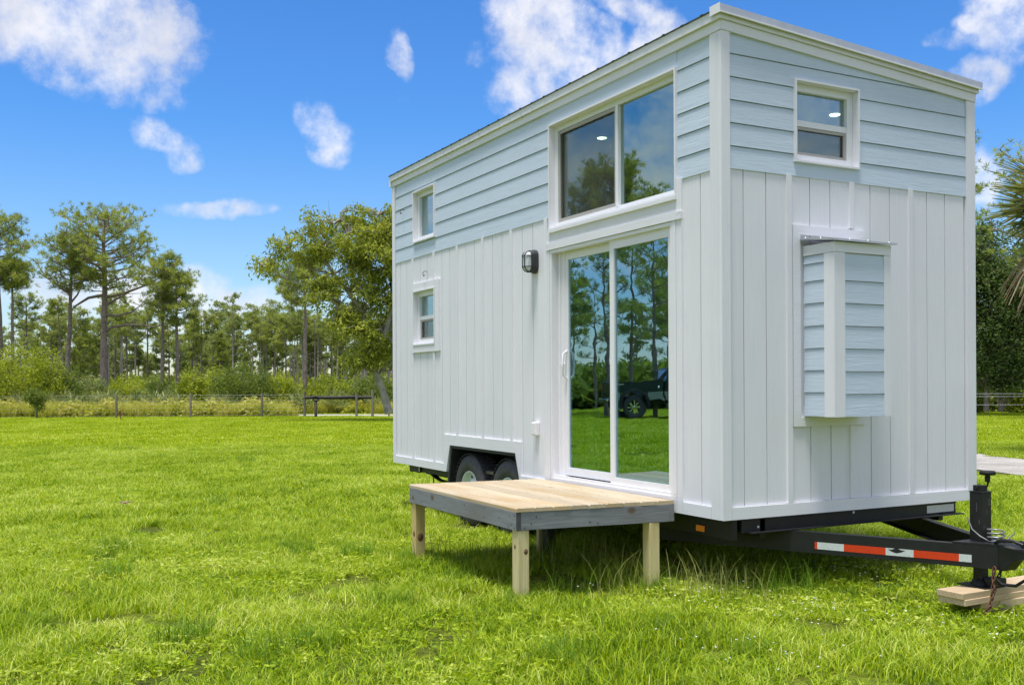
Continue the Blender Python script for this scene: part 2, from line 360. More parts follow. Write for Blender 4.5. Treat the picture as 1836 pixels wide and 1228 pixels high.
class MB:
    """collects boxes, prisms, tubes into one mesh; coordinates are local to the parent"""
    def __init__(s): s.v = []; s.f = []; s.mi = []; s.sm = []
    def add(s, vs, fs, mi=0, smooth=False):
        o = len(s.v); s.v += [tuple(p) for p in vs]
        for f in fs: s.f.append(tuple(i + o for i in f)); s.mi.append(mi); s.sm.append(smooth)
        return s
    def box(s, x0, x1, y0, y1, z0, z1, mi=0):
        x0, x1 = min(x0, x1), max(x0, x1); y0, y1 = min(y0, y1), max(y0, y1); z0, z1 = min(z0, z1), max(z0, z1)
        vs = [(x0, y0, z0), (x1, y0, z0), (x1, y1, z0), (x0, y1, z0), (x0, y0, z1), (x1, y0, z1), (x1, y1, z1), (x0, y1, z1)]
        return s.add(vs, [(0, 3, 2, 1), (4, 5, 6, 7), (0, 1, 5, 4), (1, 2, 6, 5), (2, 3, 7, 6), (3, 0, 4, 7)], mi)
    def loft(s, ring0, ring1, mi=0, smooth=False, caps=True):
        n = len(ring0); vs = list(ring0) + list(ring1)
        fs = [(i, (i + 1) % n, n + (i + 1) % n, n + i) for i in range(n)]
        s.add(vs, fs, mi, smooth)
        if caps:
            s.add(list(ring0), [tuple(reversed(range(n)))], mi); s.add(list(ring1), [tuple(range(n))], mi)
        return s
    def tube(s, pts, r, n=8, mi=0, smooth=True, caps=True):
        pts = [Vector(p) for p in pts]; rs = r if isinstance(r, (list, tuple)) else [r] * len(pts)
        rings = []; prev = None
        for i, p in enumerate(pts):
            d = (pts[min(i + 1, len(pts) - 1)] - pts[max(i - 1, 0)])
            if d.length < 1e-9: d = Vector((0, 0, 1))
            d.normalize()
            if prev is None:
                a = Vector((0, 0, 1)) if abs(d.z) < .9 else Vector((1, 0, 0))
                u = d.cross(a).normalized()
            else:
                u = (prev - d * prev.dot(d)).normalized()
            prev = u; w = d.cross(u)
            rings.append([p + (u * math.cos(2 * math.pi * k / n) + w * math.sin(2 * math.pi * k / n)) * rs[i] for k in range(n)])
        vs = [v for rg in rings for v in rg]; fs = []
        for i in range(len(rings) - 1):
            for k in range(n):
                fs.append((i * n + k, i * n + (k + 1) % n, (i + 1) * n + (k + 1) % n, (i + 1) * n + k))
        s.add(vs, fs, mi, smooth)
        if caps:
            s.add(rings[0], [tuple(reversed(range(n)))], mi); s.add(rings[-1], [tuple(range(n))], mi)
        return s
    def lathe(s, c, axis, prof, n=24, mi=0, smooth=True):
        """prof: list of (radius, offset along axis)"""
        c = Vector(c); ax = Vector(axis).normalized(); a = Vector((0, 0, 1)) if abs(ax.z) < .9 else Vector((1, 0, 0))
        u = ax.cross(a).normalized(); w = ax.cross(u); vs = []
        for (r, h) in prof:
            for k in range(n):
                t = 2 * math.pi * k / n; vs.append(c + ax * h + (u * math.cos(t) + w * math.sin(t)) * r)
        fs = []
        for i in range(len(prof) - 1):
            for k in range(n): fs.append((i * n + k, i * n + (k + 1) % n, (i + 1) * n + (k + 1) % n, (i + 1) * n + k))
        return s.add(vs, fs, mi, smooth)
    def mesh(s, name, mats):
        me = bpy.data.meshes.new(name); me.from_pydata(s.v, [], s.f)
        for m in (mats if isinstance(mats, (list, tuple)) else [mats]): me.materials.append(m)
        me.polygons.foreach_set('material_index', s.mi); me.polygons.foreach_set('use_smooth', s.sm)
        me.update()
        import bmesh
        bm = bmesh.new(); bm.from_mesh(me); bmesh.ops.recalc_face_normals(bm, faces=bm.faces); bm.to_mesh(me); bm.free()
        return me
    def build(s, name, mats, parent=None, label=None, bevel=0):
        o = link_mesh(name, s.mesh(name, mats), parent, label)
        if bevel:
            b = o.modifiers.new('bevel', 'BEVEL'); b.width = bevel; b.segments = 2; b.limit_method = 'ANGLE'; b.harden_normals = False
        return o

def quads_mesh(name, V, Q, mat, rnd=None, extra=None):
    """V (n,3), Q (m,4) arrays -> mesh, with per face random attribute"""
    me = bpy.data.meshes.new(name); n, m = len(V), len(Q)
    me.vertices.add(n); me.vertices.foreach_set('co', np.asarray(V, dtype=np.float32).ravel())
    me.loops.add(m * 4); me.loops.foreach_set('vertex_index', np.asarray(Q, dtype=np.int32).ravel())
    me.polygons.add(m); me.polygons.foreach_set('loop_start', np.arange(0, m * 4, 4, dtype=np.int32))
    try: me.polygons.foreach_set('loop_total', np.full(m, 4, dtype=np.int32))
    except Exception: pass
    me.materials.append(mat)
    if rnd is None: rnd = rng.random(m)
    a = me.attributes.new('rnd', 'FLOAT', 'FACE'); a.data.foreach_set('value', np.asarray(rnd, dtype=np.float32))
    me.update(calc_edges=True); me.validate(verbose=False)
    return me

def unit(a): return a / np.maximum(np.linalg.norm(a, axis=1, keepdims=True), 1e-9)

def leaf_quads(P, Dv, L, Wd, r=rng, mid=.45):
    """diamond leaves at P along Dv"""
    n = len(P); Dv = unit(Dv); A = unit(r.normal(size=(n, 3))); S = unit(np.cross(Dv, A))
    L = np.broadcast_to(np.asarray(L, float), (n,))[:, None]; Wd = np.broadcast_to(np.asarray(Wd, float), (n,))[:, None]
    v0 = P; v1 = P + Dv * L * mid + S * Wd * .5; v2 = P + Dv * L; v3 = P + Dv * L * mid - S * Wd * .5
    V = np.stack([v0, v1, v2, v3], 1).reshape(-1, 3)
    Q = np.arange(4 * n).reshape(-1, 4)
    return V, Q

def tubes_np(segs, n=4):
    """segs: list of (polyline (k,3), radii (k,)) -> quads arrays"""
    V = []; Q = []; o = 0
    for P, R in segs:
        P = np.asarray(P, float); k = len(P)
        d = np.gradient(P, axis=0); d = unit(d)
        a = np.array([0, 0, 1.]) if abs(d[0][2]) < .9 else np.array([1., 0, 0])
        u = np.cross(d, a); u = unit(u); w = np.cross(d, u)
        ang = 2 * np.pi * np.arange(n) / n
        ring = P[:, None] + (u[:, None] * np.cos(ang)[None, :, None] + w[:, None] * np.sin(ang)[None, :, None]) * np.asarray(R)[:, None, None]
        V.append(ring.reshape(-1, 3))
        i = np.arange(k - 1)[:, None] * n; j = np.arange(n)[None]; j2 = (j + 1) % n
        q = np.stack([i + j, i + j2, i + n + j2, i + n + j], -1).reshape(-1, 4) + o
        Q.append(q); o += k * n
    return np.concatenate(V), np.concatenate(Q)

def at(u, d):
    """world xy of the spot d metres in front of the camera in the direction of photo column u"""
    p = CAM + (FW + RT0 * ((u - 918) / FPX)) * d
    return p.x, p.y
def hz(v, d): return CAM.z + (VC - v) * d / FPX
RDIR = np.array([RT0.x, RT0.y, 0.]); FDIR = np.array([FW.x, FW.y, 0.]); ZD = np.array([0, 0, 1.])

# ================================================================== SETTING
def sheet(name, pts, z, mat, kind='structure'):
    me = bpy.data.meshes.new(name); me.from_pydata([(x, y, z) for x, y in pts], [], [tuple(range(len(pts)))])
    me.materials.append(mat); o = link_mesh(name, me); o['kind'] = kind; return o
bm_ = MB()
N_ = 60; S_ = 900.0
sheet('ground', [(-S_, -S_), (S_, -S_), (S_, S_), (-S_, S_)], G, M['ground'])

def ribbon(name, centre, width, z, mat):
    C_ = [Vector((x, y, 0)) for x, y in centre]; v = []; f = []
    for i, p in enumerate(C_):
        d = (C_[min(i + 1, len(C_) - 1)] - C_[max(i - 1, 0)]).normalized(); n = Vector((-d.y, d.x, 0))
        w = width[i] if isinstance(width, list) else width
        for s_ in (-.5, .5):
            q = p + n * w * s_; v.append((q.x, q.y, z))
    for i in range(len(C_) - 1): f.append((2 * i, 2 * i + 1, 2 * i + 3, 2 * i + 2))
    me = bpy.data.meshes.new(name); me.from_pydata(v, [], f); me.materials.append(mat)
    o = link_mesh(name, me); o['kind'] = 'structure'; return o
# shell road running from the gate on the left round behind the house to the right
ribbon('shell_road', [(-66, -12), (-60.0, -4.5), (-52, 3.2), (-47.0, 8.3), (-43.8, 12.6), (-40, 17.5), (-33, 21), (-24, 19.5), (-14, 15.2), (-7.0, 12.2), (0, 9.9), (8, 8.0), (22, 6)],
       [1.6, 1.6, 1.6, 2.4, 4.4, 5.2, 4.5, 3.2, 2.4, 2.2, 2.3, 2.4, 2.6], G + .012, M['road'])
ribbon('far_track', [(-90, -20), (-75, -42), (-55, -62), (-20, -80)], 2.2, G + .012, M['road'])

# ================================================================== THE HOUSE
HOUSE = empty('tiny_house', (-3.2, 1.3, 0), 'white and pale blue tiny house on a black two-axle trailer, standing on the lawn', 'tiny house')
HO = Vector(HOUSE.location)
L_, W_ = 6.39, 2.66
class HB(MB):
    """mesh builder in world coordinates, stored relative to the house"""
    def build(s, name, mats, parent=HOUSE, label=None, bevel=0):
        s.v = [(x - HO.x, y - HO.y, z - HO.z) for x, y, z in s.v]
        return MB.build(s, name, mats, parent, label, bevel)
def topz(y): return 3.527 - .0685 * y          # underside of the roof trim, falling to the back

def minus(rect, holes):
    out = [rect]
    for (ha, hb, hc, hd) in holes:
        nxt = []
        for (a, b, c, d) in out:
            if hb <= a or ha >= b or hd <= c or hc >= d: nxt.append((a, b, c, d)); continue
            if a < ha: nxt.append((a, ha, c, d))
            if hb < b: nxt.append((hb, b, c, d))
            m0, m1 = max(a, ha), min(b, hb)
            if c < hc: nxt.append((m0, m1, c, hc))
            if hd < d: nxt.append((m0, m1, hd, d))
        out = nxt
    return [r for r in out if r[1] - r[0] > .004 and r[3] - r[2] > .004]

def pieces_of(rs):
    """group rectangles that touch, so that each separate piece becomes its own board"""
    rs = list(rs); out = []
    while rs:
        g = [rs.pop()]; ch = True
        while ch:
            ch = False
            for r in list(rs):
                if any(r[0] <= q[1] + .001 and q[0] <= r[1] + .001 and r[2] <= q[3] + .001 and q[2] <= r[3] + .001 for q in g):
                    g.append(r); rs.remove(r); ch = True
        out.append(g)
    return out

def clip_top(poly, fz):
    """keep the part of a convex polygon (a,z) below z = fz(a) (linear)"""
    out = []
    for i in range(len(poly)):
        p, q = poly[i], poly[(i + 1) % len(poly)]
        dp, dq = fz(p[0]) - p[1], fz(q[0]) - q[1]
        if dp >= 0: out.append(p)
        if (dp > 0) != (dq > 0) and abs(dp - dq) > 1e-9:
            t = dp / (dp - dq); out.append((p[0] + (q[0] - p[0]) * t, p[1] + (q[1] - p[1]) * t))
    return out

# wall frames: (a, depth, z) -> world. depth grows inwards; 0 = face of the trim boards
SIDE = lambda a, d, z: (a, d, z)
END = lambda a, d, z: (-d, a, z)
FAR = lambda a, d, z: (-L_ + d, a, z)
BACK = lambda a, d, z: (a, W_ - d, z)

def slab(mb, fr, poly, dfront, dback, mi=0):
    df = dfront if callable(dfront) else (lambda z: dfront)
    r0 = [fr(a, df(z), z) for a, z in poly]; r1 = [fr(a, dback, z) for a, z in poly]
    mb.loft(r0, r1, mi)

def rect(a0, a1, z0, z1): return [(a0, z0), (a1, z0), (a1, z1), (a0, z1)]

def wpart(name, fr, pieces, dfront, dback, mat, parent=HOUSE, bevel=0, fz=None, label=None):
    mb = HB()
    for r in pieces:
        poly = rect(*r)
        if fz: poly = clip_top(poly, fz)
        if len(poly) >= 3: slab(mb, fr, poly, dfront, dback)
    if not mb.v: return None
    o = mb.build(name, mat, parent, label, bevel)
    return o

# openings (a0,a1,z0,z1)
DOOR = (-2.42, -.575, .115, 2.19)
TOPW = (-2.425, -.53, 2.375, 3.335)
LOFT = (-5.69, -5.05, 2.665, 3.275)
BATH = (-5.70, -5.055, 1.44, 2.09)
ENDW = (.685, 1.335, 2.595, 3.205)
side_holes = [DOOR, TOPW, LOFT, BATH, (-4.70, -3.08, -.2, .295)]
end_holes = [ENDW]
ZB = 2.49                                   # lower edge of the blue lap siding

# sub-walls: sheathing that the boards are nailed on
side_wall = wpart('side_wall', SIDE, minus((-L_ + .05, -.05, .0, 3.50), side_holes), .034, .11, M['white_v'])
mb = HB()
for r in minus((.05, W_ - .05, .0, 3.60), end_holes):
    p = clip_top(rect(*r), lambda a: topz(a) - .01)
    if len(p) > 2: slab(mb, END, p, .034, .11)
end_wall = mb.build('end_wall', M['white_v'])
mb = HB(); slab(mb, FAR, clip_top(rect(.05, W_ - .05, 0, 3.6), lambda a: topz(a) - .01), .0, .11); far_end_wall = mb.build('end_wall', M['white_v'])
rear_wall = wpart('rear_wall', BACK, [(-L_ + .05, -.05, .0, topz(W_) - .01)], .0, .11, M['white_v'])

gr = .0045                                    # half width of a groove
def vboards(fr, edges, z0, z1, holes, parent, fz=None):
    for a, b in zip(edges[:-1], edges[1:]):
        ps = minus((a + gr, b - gr, z0, z1), holes)
        for g in pieces_of(ps): wpart('siding_board', fr, g, .018, .034, M['white_v'], parent, fz=fz)
def laps(fr, a0, a1, zs, holes, parent, fz=None, start=0, mat='blue'):
    for z0, z1 in zip(zs[:-1], zs[1:]):
        for g in pieces_of(minus((a0, a1, z0, z1), holes)):
            mb = HB()
            for r in g:
                poly = rect(r[0], r[1], r[2], min(r[3], z1 - .0055))
                if fz: poly = clip_top(poly, fz)
                if len(poly) < 3: continue
                slab(mb, fr, poly, lambda z, z0=z0, z1=z1: .009 + .008 * (z - z0) / (z1 - z0), .0335)
            if mb.v: mb.build('lap_board', M[mat], parent)
WELL_TRIM = (-4.83, -3.005, -.1, .415)
vs_ = [-6.30] + sorted([-2.56 - .2117 * k for k in range(18) if -2.56 - .2117 * k > -6.27]) + [-2.47]
vboards(SIDE, vs_, .09, ZB, [DOOR, BATH, WELL_TRIM], side_wall)
vboards(SIDE, [-.47, -.26, -.13], .09, ZB, [], side_wall)
zl = [ZB + .1635 * k for k in range(0, 7)]
zl[-1] = 3.47
laps(SIDE, -6.30, -2.43, zl, [LOFT, TOPW], side_wall)
laps(SIDE, -.525, -.13, zl, [], side_wall)
wpart('lap_board', SIDE, [(-2.43, -.525, 3.335, 3.47)], .010, .034, M['blue'], side_wall)
ev = [.08] + [.21, .42, .632, .845, 1.05, 1.262, 1.47, 1.68, 1.905, 2.10, 2.31, 2.54]
vboards(END, ev, .09, ZB, [], end_wall)
laps(END, .08, 2.555, [ZB + .1635 * k for k in range(0, 7)], [ENDW], end_wall, fz=lambda a: topz(a) - .06)
# battens over the panel seams
BW = .024
for k in range(0, 6):
    a = -2.56 - .635 * k
    if k == 0: continue
    zt = ZB
    holes = [(BATH[0] - .08, BATH[1] + .11, BATH[2] - .09, BATH[3] + .09), WELL_TRIM]
    for g in pieces_of(minus((a - BW, a + BW, .09, ZB - .004 if k % 2 else ZB + .012), holes)): wpart('batten', SIDE, g, .002, .018, M['white_v'], side_wall, bevel=.002)
wpart('batten', SIDE, [(-2.535, -2.478, .09, ZB + .012)], .002, .018, M['white_v'], side_wall, bevel=.002)
for a in (.632, 1.262, 1.905):
    for g in pieces_of(minus((a - BW, a + BW, .09, ZB + .006), [(.66, 1.40, .645, 2.14)])): wpart('batten', END, g, .002, .018, M['white_v'], end_wall, bevel=.002)

# trim boards
def trim(fr, a0, a1, z0, z1, parent=HOUSE, d=0.0, back=.0335, name='trim_board', mat='white_h', fz=None, bevel=.002):
    return wpart(name, fr, [(a0, a1, z0, z1)], d, back, M[mat], parent, bevel=bevel, fz=fz)
trim(SIDE, -.128, -.0345, 0.0, 3.455, side_wall, name='corner_board', mat='white_v')
trim(SIDE, -L_, -L_ + .085, 0.0, 3.455, side_wall, name='corner_board', mat='white_v')
trim(END, .0, .078, 0.0, 3.455, end_wall, name='corner_board', mat='white_v')
trim(END, 2.557, W_, 0.0, 3.6, end_wall, name='corner_board', mat='white_v', fz=lambda a: topz(a) - .072)
trim(SIDE, -L_ + .087, -4.765, 0.0, .088, side_wall, name='skirt_board')
trim(SIDE, -3.02, -2.478, .0, .088, side_wall, name='skirt_board')
trim(SIDE, -.46, -.131, 0.0, .088, side_wall, name='skirt_board')
trim(END, .081, 2.554, 0.0, .088, end_wall, name='skirt_board')
# white skirt pieces round the wheel well
mb = HB()
slab(mb, SIDE, [(-4.83, .0), (-4.763, .0), (-4.665, .30), (-4.665, .415), (-4.83, .415)], 0.001, .0335)
slab(mb, SIDE, [(-4.663, .30), (-3.12, .30), (-3.12, .415), (-4.663, .415)], 0.001, .0335)
slab(mb, SIDE, [(-3.118, .30), (-3.02, .0), (-3.005, .0), (-3.005, .415), (-3.118, .415)], 0.001, .0335)
mb.build('wheel_well_trim', M['white_h'], side_wall)
# eave boards on the tall side
trim(SIDE, -L_, 0, 3.457, 3.525, name='frieze_board', d=-.006)
trim(SIDE, -L_ - .01, .0, 3.527, 3.5925, name='fascia_board', d=-.03, back=.02)
# rake boards on the end wall
def rake(name, y0, y1, off0, off1, d, back, mat, fr=END, parent=HOUSE, bevel=.0015):
    mb = HB(); slab(mb, fr, [(y0, topz(y0) + off0), (y1, topz(y1) + off0), (y1, topz(y1) + off1), (y0, topz(y0) + off1)], d, back)
    return mb.build(name, mat, parent, bevel=bevel)
rake('rake_board', .0, W_ + .005, -.070, -.002, -.006, .0335, M['white_h'])
rake('rake_fascia', -.031, W_ + .02, .0, .036, -.022, .02, M['white_h'])
rake('drip_edge', -.045, W_ + .035, .038, .088, -.048, .01, M['drip'])
rake('drip_edge_lip', -.047, W_ + .036, .028, .0375, -.052, -.038, M['vinyl'])
rake('rake_fascia', -.031, W_ + .02, -.07, .036, -.02, .02, M['white_h'], FAR)
mb = HB()                                     # folded corner of the drip edge
mb.box(-.062, .049, -.05, -.0455, 3.555, 3.622); mb.build('drip_edge_corner', M['vinyl'])
# roof: ribbed metal
mb = HB(); zt = lambda y: topz(y) + .064
mb.loft([(-L_ - .03, -.042, zt(-.042)), (-.001, -.042, zt(-.042)), (-.001, -.042, zt(-.042) + .005), (-L_ - .03, -.042, zt(-.042) + .005)],
        [(-L_ - .03, W_ + .05, zt(W_)), (-.001, W_ + .05, zt(W_)), (-.001, W_ + .05, zt(W_) + .005), (-L_ - .03, W_ + .05, zt(W_) + .005)])
roof = mb.build('roof', M['roof'])
for k in range(28):
    x = -.16 - .228 * k; mb = HB(); h = .004 if k % 2 == 0 else .0015
    mb.loft([(x - .02, -.046, zt(-.045) + .004), (x + .02, -.046, zt(-.045) + .004), (x + .009, -.046, zt(-.045) + .005 + h), (x - .009, -.046, zt(-.045) + .005 + h)],
            [(x - .02, W_ + .05, zt(W_) + .004), (x + .02, W_ + .05, zt(W_) + .004), (x + .009, W_ + .05, zt(W_) + .005 + h), (x - .009, W_ + .05, zt(W_) + .005 + h)])
    mb.build('roof_rib', M['roof'], roof)

# ---- windows
def frame_boxes(mb, fr, a0, a1, z0, z1, t, d0, d1, mi=0, tb=None):
    tb = t if tb is None else tb
    for r in ((a0, a1, z0, z0 + tb), (a0, a1, z1 - tb, z1), (a0, a0 + t, z0 + tb, z1 - tb), (a1 - t, a1, z0 + tb, z1 - tb)):
        slab(mb, fr, rect(*r), d0, d1, mi)
def casing(fr, O, parent, w=.045, proud=-.012, jamb=.088):
    """white return (jambs) of the recess plus narrow casing edge"""
    a0, a1, z0, z1 = O; mb = HB(); t = .014
    frame_boxes(mb, fr, a0 - .001, a1 + .001, z0 - .001, z1 + .001, t, proud, jamb)
    return mb.build('casing', M['white_h'], parent)
def pane(fr, a0, a1, z0, z1, d, mat, parent):
    mb = HB(); slab(mb, fr, rect(a0, a1, z0, z1), d, d + .006); return mb.build('pane', M[mat], parent)

def small_window(fr, O, wall, flat, split, screen_low=True, sill_only=False):
    a0, a1, z0, z1 = O
    w = HB(); frame_boxes(w, fr, a0 + .014, a1 - .014, z0 + .014, z1 - .014, .055, .052, .105)
    win = w.build('window', M['vinyl'], HOUSE)
    casing(fr, O, win)
    i0, i1, j0, j1 = a0 + .07, a1 - .07, z0 + .07, z1 - .07
    if flat:                                   # flat casing boards round the opening
        c = HB()
        for r in flat: slab(c, fr, rect(*r), -.004, .0335)
        c.build('casing_board', M['white_h'], win, bevel=.002)
    if split:
        zm = (j0 + j1) / 2
        r = HB(); slab(r, fr, rect(i0 - .001, i1 + .001, zm - .022, zm + .022), .060, .10); r.build('meeting_rail', M['vinyl'], win)
        pane(fr, i0, i1, zm + .022, j1, .085, 'glass_small', win)
        pane(fr, i0, i1, j0, zm - .022, .085, 'glass_small', win)
        s = HB(); frame_boxes(s, fr, i0 + .001, i1 - .001, j0 + .001, zm - .023, .022, .066, .078); s.build('screen_frame', M['screen_frame'], win)
        s = HB(); slab(s, fr, rect(i0 + .023, i1 - .023, j0 + .023, zm - .045), .071, .072); s.build('insect_screen', M['screen'], win)
    else:
        pane(fr, i0, i1, j0, j1, .085, 'glass_small', win)
    return win
small_window(SIDE, LOFT, side_wall, None, False)
small_window(SIDE, BATH, side_wall, [(-5.745, -5.70, 1.355, 2.175), (-5.05, -4.94, 1.355, 2.175), (-5.70, -5.05, 2.09, 2.175), (-5.70, -5.05, 1.355, 1.44)], True)
small_window(END, ENDW, end_wall, None, True)

# big upper slider
a0, a1, z0, z1 = TOPW
w = HB(); frame_boxes(w, SIDE, a0 + .014, a1 - .008, z0 + .014, z1 - .014, .05, .055, .11)
slab(w, SIDE, rect(-1.412, -1.375, z0 + .064, z1 - .064), .050, .10)
win = w.build('window', M['vinyl'], HOUSE, 'wide upper sliding window with a dark screen over its left half')
c = HB(); t = .016
frame_boxes(c, SIDE, a0 - .001, a1 + .012, z0 - .001, z1 + .001, t, -.012, .088)
slab(c, SIDE, rect(a0 - .001, a1 + .012, z0 - .03, z0 - .001), -.020, .03)
c.build('casing', M['white_h'], win)
pane(SIDE, a0 + .064, -1.412, z0 + .064, z1 - .064, .088, 'glass_top', win)
pane(SIDE, -1.375, a1 - .058, z0 + .064, z1 - .064, .080, 'glass_top', win)
s = HB(); frame_boxes(s, SIDE, a0 + .066, -1.414, z0 + .066, z1 - .066, .03, .062, .074); s.build('screen_frame', M['screen_frame'], win)
s = HB(); slab(s, SIDE, rect(a0 + .096, -1.444, z0 + .096, z1 - .096), .068, .069); s.build('insect_screen', M['screen'], win)

# board between upper window and door, casings beside the door
trim(SIDE, -2.475, -.52, 2.255, 2.345, side_wall, d=.001)
trim(SIDE, -2.475, -.46, 2.192, 2.253, side_wall, d=-.012, name='door_head_casing')
trim(SIDE, -2.476, -2.421, .09, 2.19, side_wall, d=-.004, name='door_casing', mat='white_v')
trim(SIDE, -.573, -.53, .09, 2.19, side_wall, d=-.004, name='door_casing', mat='white_v')
trim(SIDE, -.528, -.462, .0, 2.50, side_wall, d=.0, name='door_casing', mat='white_v')
trim(SIDE, -2.476, -.53, .0, .088, side_wall, d=-.004, name='sill_board')

# sliding glass door
a0, a1, z0, z1 = DOOR
w = HB(); frame_boxes(w, SIDE, a0 + .002, a1 - .002, z0 - .024, z1 - .002, .028, .0, .125)
slab(w, SIDE, rect(a0 + .03, a1 - .03, z0 + .004, z0 + .030), .012, .03)
door = w.build('sliding_door', M['vinyl'], HOUSE, 'white framed sliding glass door reflecting pines and a pickup truck')
zb, zt_ = z0 + .004, z1 - .03
c = HB(); frame_boxes(c, SIDE, a0 + .15, -1.455, zb + .03, zt_ - .002, .045, .075, .105, tb=.07)
c.build('sliding_panel', M['vinyl'], door)
c = HB(); frame_boxes(c, SIDE, -1.475, a1 - .03, zb, zt_, .062, .028, .062, tb=.075); c.build('fixed_panel', M['vinyl'], door)
c = HB(); slab(c, SIDE, rect(a0 + .03, a0 + .15, zb, zt_), .07, .12); slab(c, SIDE, rect(a0 + .075, a0 + .088, zb, zt_), .05, .07); c.build('track', M['vinyl'], door)
pane(SIDE, a0 + .195, -1.50, zb + .10, zt_ - .072, .088, 'glass_door', door)
pane(SIDE, -1.413, a1 - .092, zb + .075, zt_ - .075, .044, 'glass_door', door)
c = HB(); hx = a0 + .172
c.tube([SIDE(hx, .072, 1.02), SIDE(hx, .035, 1.05), SIDE(hx, .028, 1.14), SIDE(hx, .035, 1.24), SIDE(hx, .072, 1.27)], .010, 8)
c.tube([SIDE(hx - .05, .07, 1.15), SIDE(hx - .05, .04, 1.15)], .012, 10)
c.build('door_handle', M['vinyl'], door)

# ---- interior seen through the panes
LEDA, LEDB = (-2.21, .435), (-.65, 1.75)
c = HB()
c.box(-L_ + .112, -.112, .112, W_ - .112, .03, .06); c.build('interior_floor', M['interior_floor'])
c = HB(); c.box(-L_ + .112, -.112, .112, W_ - .112, 3.22, 3.25); ceiling = c.build('ceiling', M['interior'])
c = HB()
c.box(-L_ + .112, -.112, W_ - .14, W_ - .112, .06, 3.22); c.box(-L_ + .112, -L_ + .14, .112, W_ - .14, .06, 3.22)
c.build('interior_lining', M['interior'])
c = HB(); c.box(-2.9, -2.84, .9, W_ - .14, .06, 3.22); c.build('partition', M['interior'])
c = HB(); c.box(-2.83, -1.9, 2.1, 2.5, .06, .95); c.box(-2.83, -1.9, 2.2, 2.5, 1.5, 2.2); c.build('kitchen_cabinet', M['interior_dark'])
c = HB(); c.box(-1.66, -1.585, .17, .20, .06, 2.12); c.build('lit_reveal_strip', M['pale_strip'])  # bright colour stands in for light on the inner wall reveal
c = HB(); c.box(-2.56, -2.37, .46, .50, .06, .72); c.build('pale_panel', M['pale_strip'])
for (x, y) in ((LEDA[0], LEDA[1]), (LEDB[0], LEDB[1]), (-4.7, 1.3)):
    c = HB(); c.lathe((x, y, 3.2185), (0, 0, -1), [(0.001, .004), (.038, .004), (.043, 0)], 20); c.build('ceiling_light', M['led'], ceiling)

# ---- bump-out box on the end wall
BX = .305; y0, y1, zb, zt0 = .762, 1.33, .722, 1.965
c = HB(); c.box(-.017, BX - .022, y0 + .022, y1 - .022, zb + .012, zt0); box = c.build('box_bay', M['white_h'])
c = HB()
for r in ((.668, .735, .647, 2.13), (1.36, 1.40, .647, 2.13), (.735, 1.36, 2.06, 2.13), (.735, 1.36, .647, .715)):
    slab(c, END, rect(*r), .0, .017)
c.build('flange_board', M['white_h'], box, bevel=.002)
BF = lambda a, d, z: (BX - d, a, z)           # front of the box
BL = lambda a, d, z: (a, y0 + d, z)           # its left cheek
BR = lambda a, d, z: (a, y1 - d, z)
def bpart(name, fr, a0, a1, z0, z1, d, back, mat):
    c = HB(); slab(c, fr, rect(a0, a1, z0, z1), d, back); return c.build(name, M[mat], box, bevel=.0015)
bpart('corner_board', BF, y0, y0 + .105, zb, 1.90, 0, .021, 'white_v')
bpart('corner_board', BF, y1 - .07, y1, zb, 1.90, 0, .021, 'white_v')
bpart('corner_board', BL, .205, BX - .0215, zb, 1.90, 0, .021, 'white_v')
bpart('corner_board', BR, .205, BX - .0215, zb, 1.90, 0, .021, 'white_v')
bpart('head_board', BF, y0 - .001, y1 + .001, 1.902, 1.975, -.002, .021, 'white_h')
bpart('head_board', BL, .0, BX - .0215, 1.902, 1.975, -.001, .021, 'white_h')
bpart('head_board', BR, .0, BX - .0215, 1.902, 1.975, -.001, .021, 'white_h')
zs = [zb + .002 + .163 * k for k in range(8)]; zs[-1] = 1.90; zs = zs[:8]
for k in range(7):
    c = HB(); slab(c, BF, rect(y0 + .106, y1 - .071, zs[k], zs[k + 1] - .005), (lambda z, k=k: .002 + .007 * (z - zs[k]) / (zs[k + 1] - zs[k])), .021); c.build('lap_board', M['blue'], box)
zs2 = [zb + .002 + .163 * k + .012 for k in range(8)]; zs2[0] = zb + .002; zs2[-1] = 1.90
zs2 = [zb + .002, .9, 1.06, 1.222, 1.385, 1.55, 1.712, 1.84, 1.90]
for fr in (BL, BR):
    for k in range(8):
        c = HB(); slab(c, fr, rect(.0, .204, zs2[k], zs2[k + 1] - .005), (lambda z, k=k: .002 + .007 * (z - zs2[k]) / (zs2[k + 1] - zs2[k])), .021); c.build('lap_board', M['blue'], box)
c = HB()
c.loft([(-.0, y0 - .03, 2.022), (-.0, y1 + .03, 2.022), (-.0, y1 + .03, 2.034), (-.0, y0 - .03, 2.034)],
       [(BX + .035, y0 - .03, 1.978), (BX + .035, y1 + .03, 1.978), (BX + .035, y1 + .03, 1.992), (BX + .035, y0 - .03, 1.992)])
for (x, y) in ((BX + .03, y0 + .12), (BX + .03, y0 + .30), (BX + .03, y1 - .05), (.05, y0 - .025), (.2, y0 - .025)):
    c.lathe((x, y, 1.985 + (BX - x) * .13), (0, 0, 1), [(.008, 0), (.008, .016), (.001, .018)], 8)
c.build('roof_flashing', M['drip'], box)

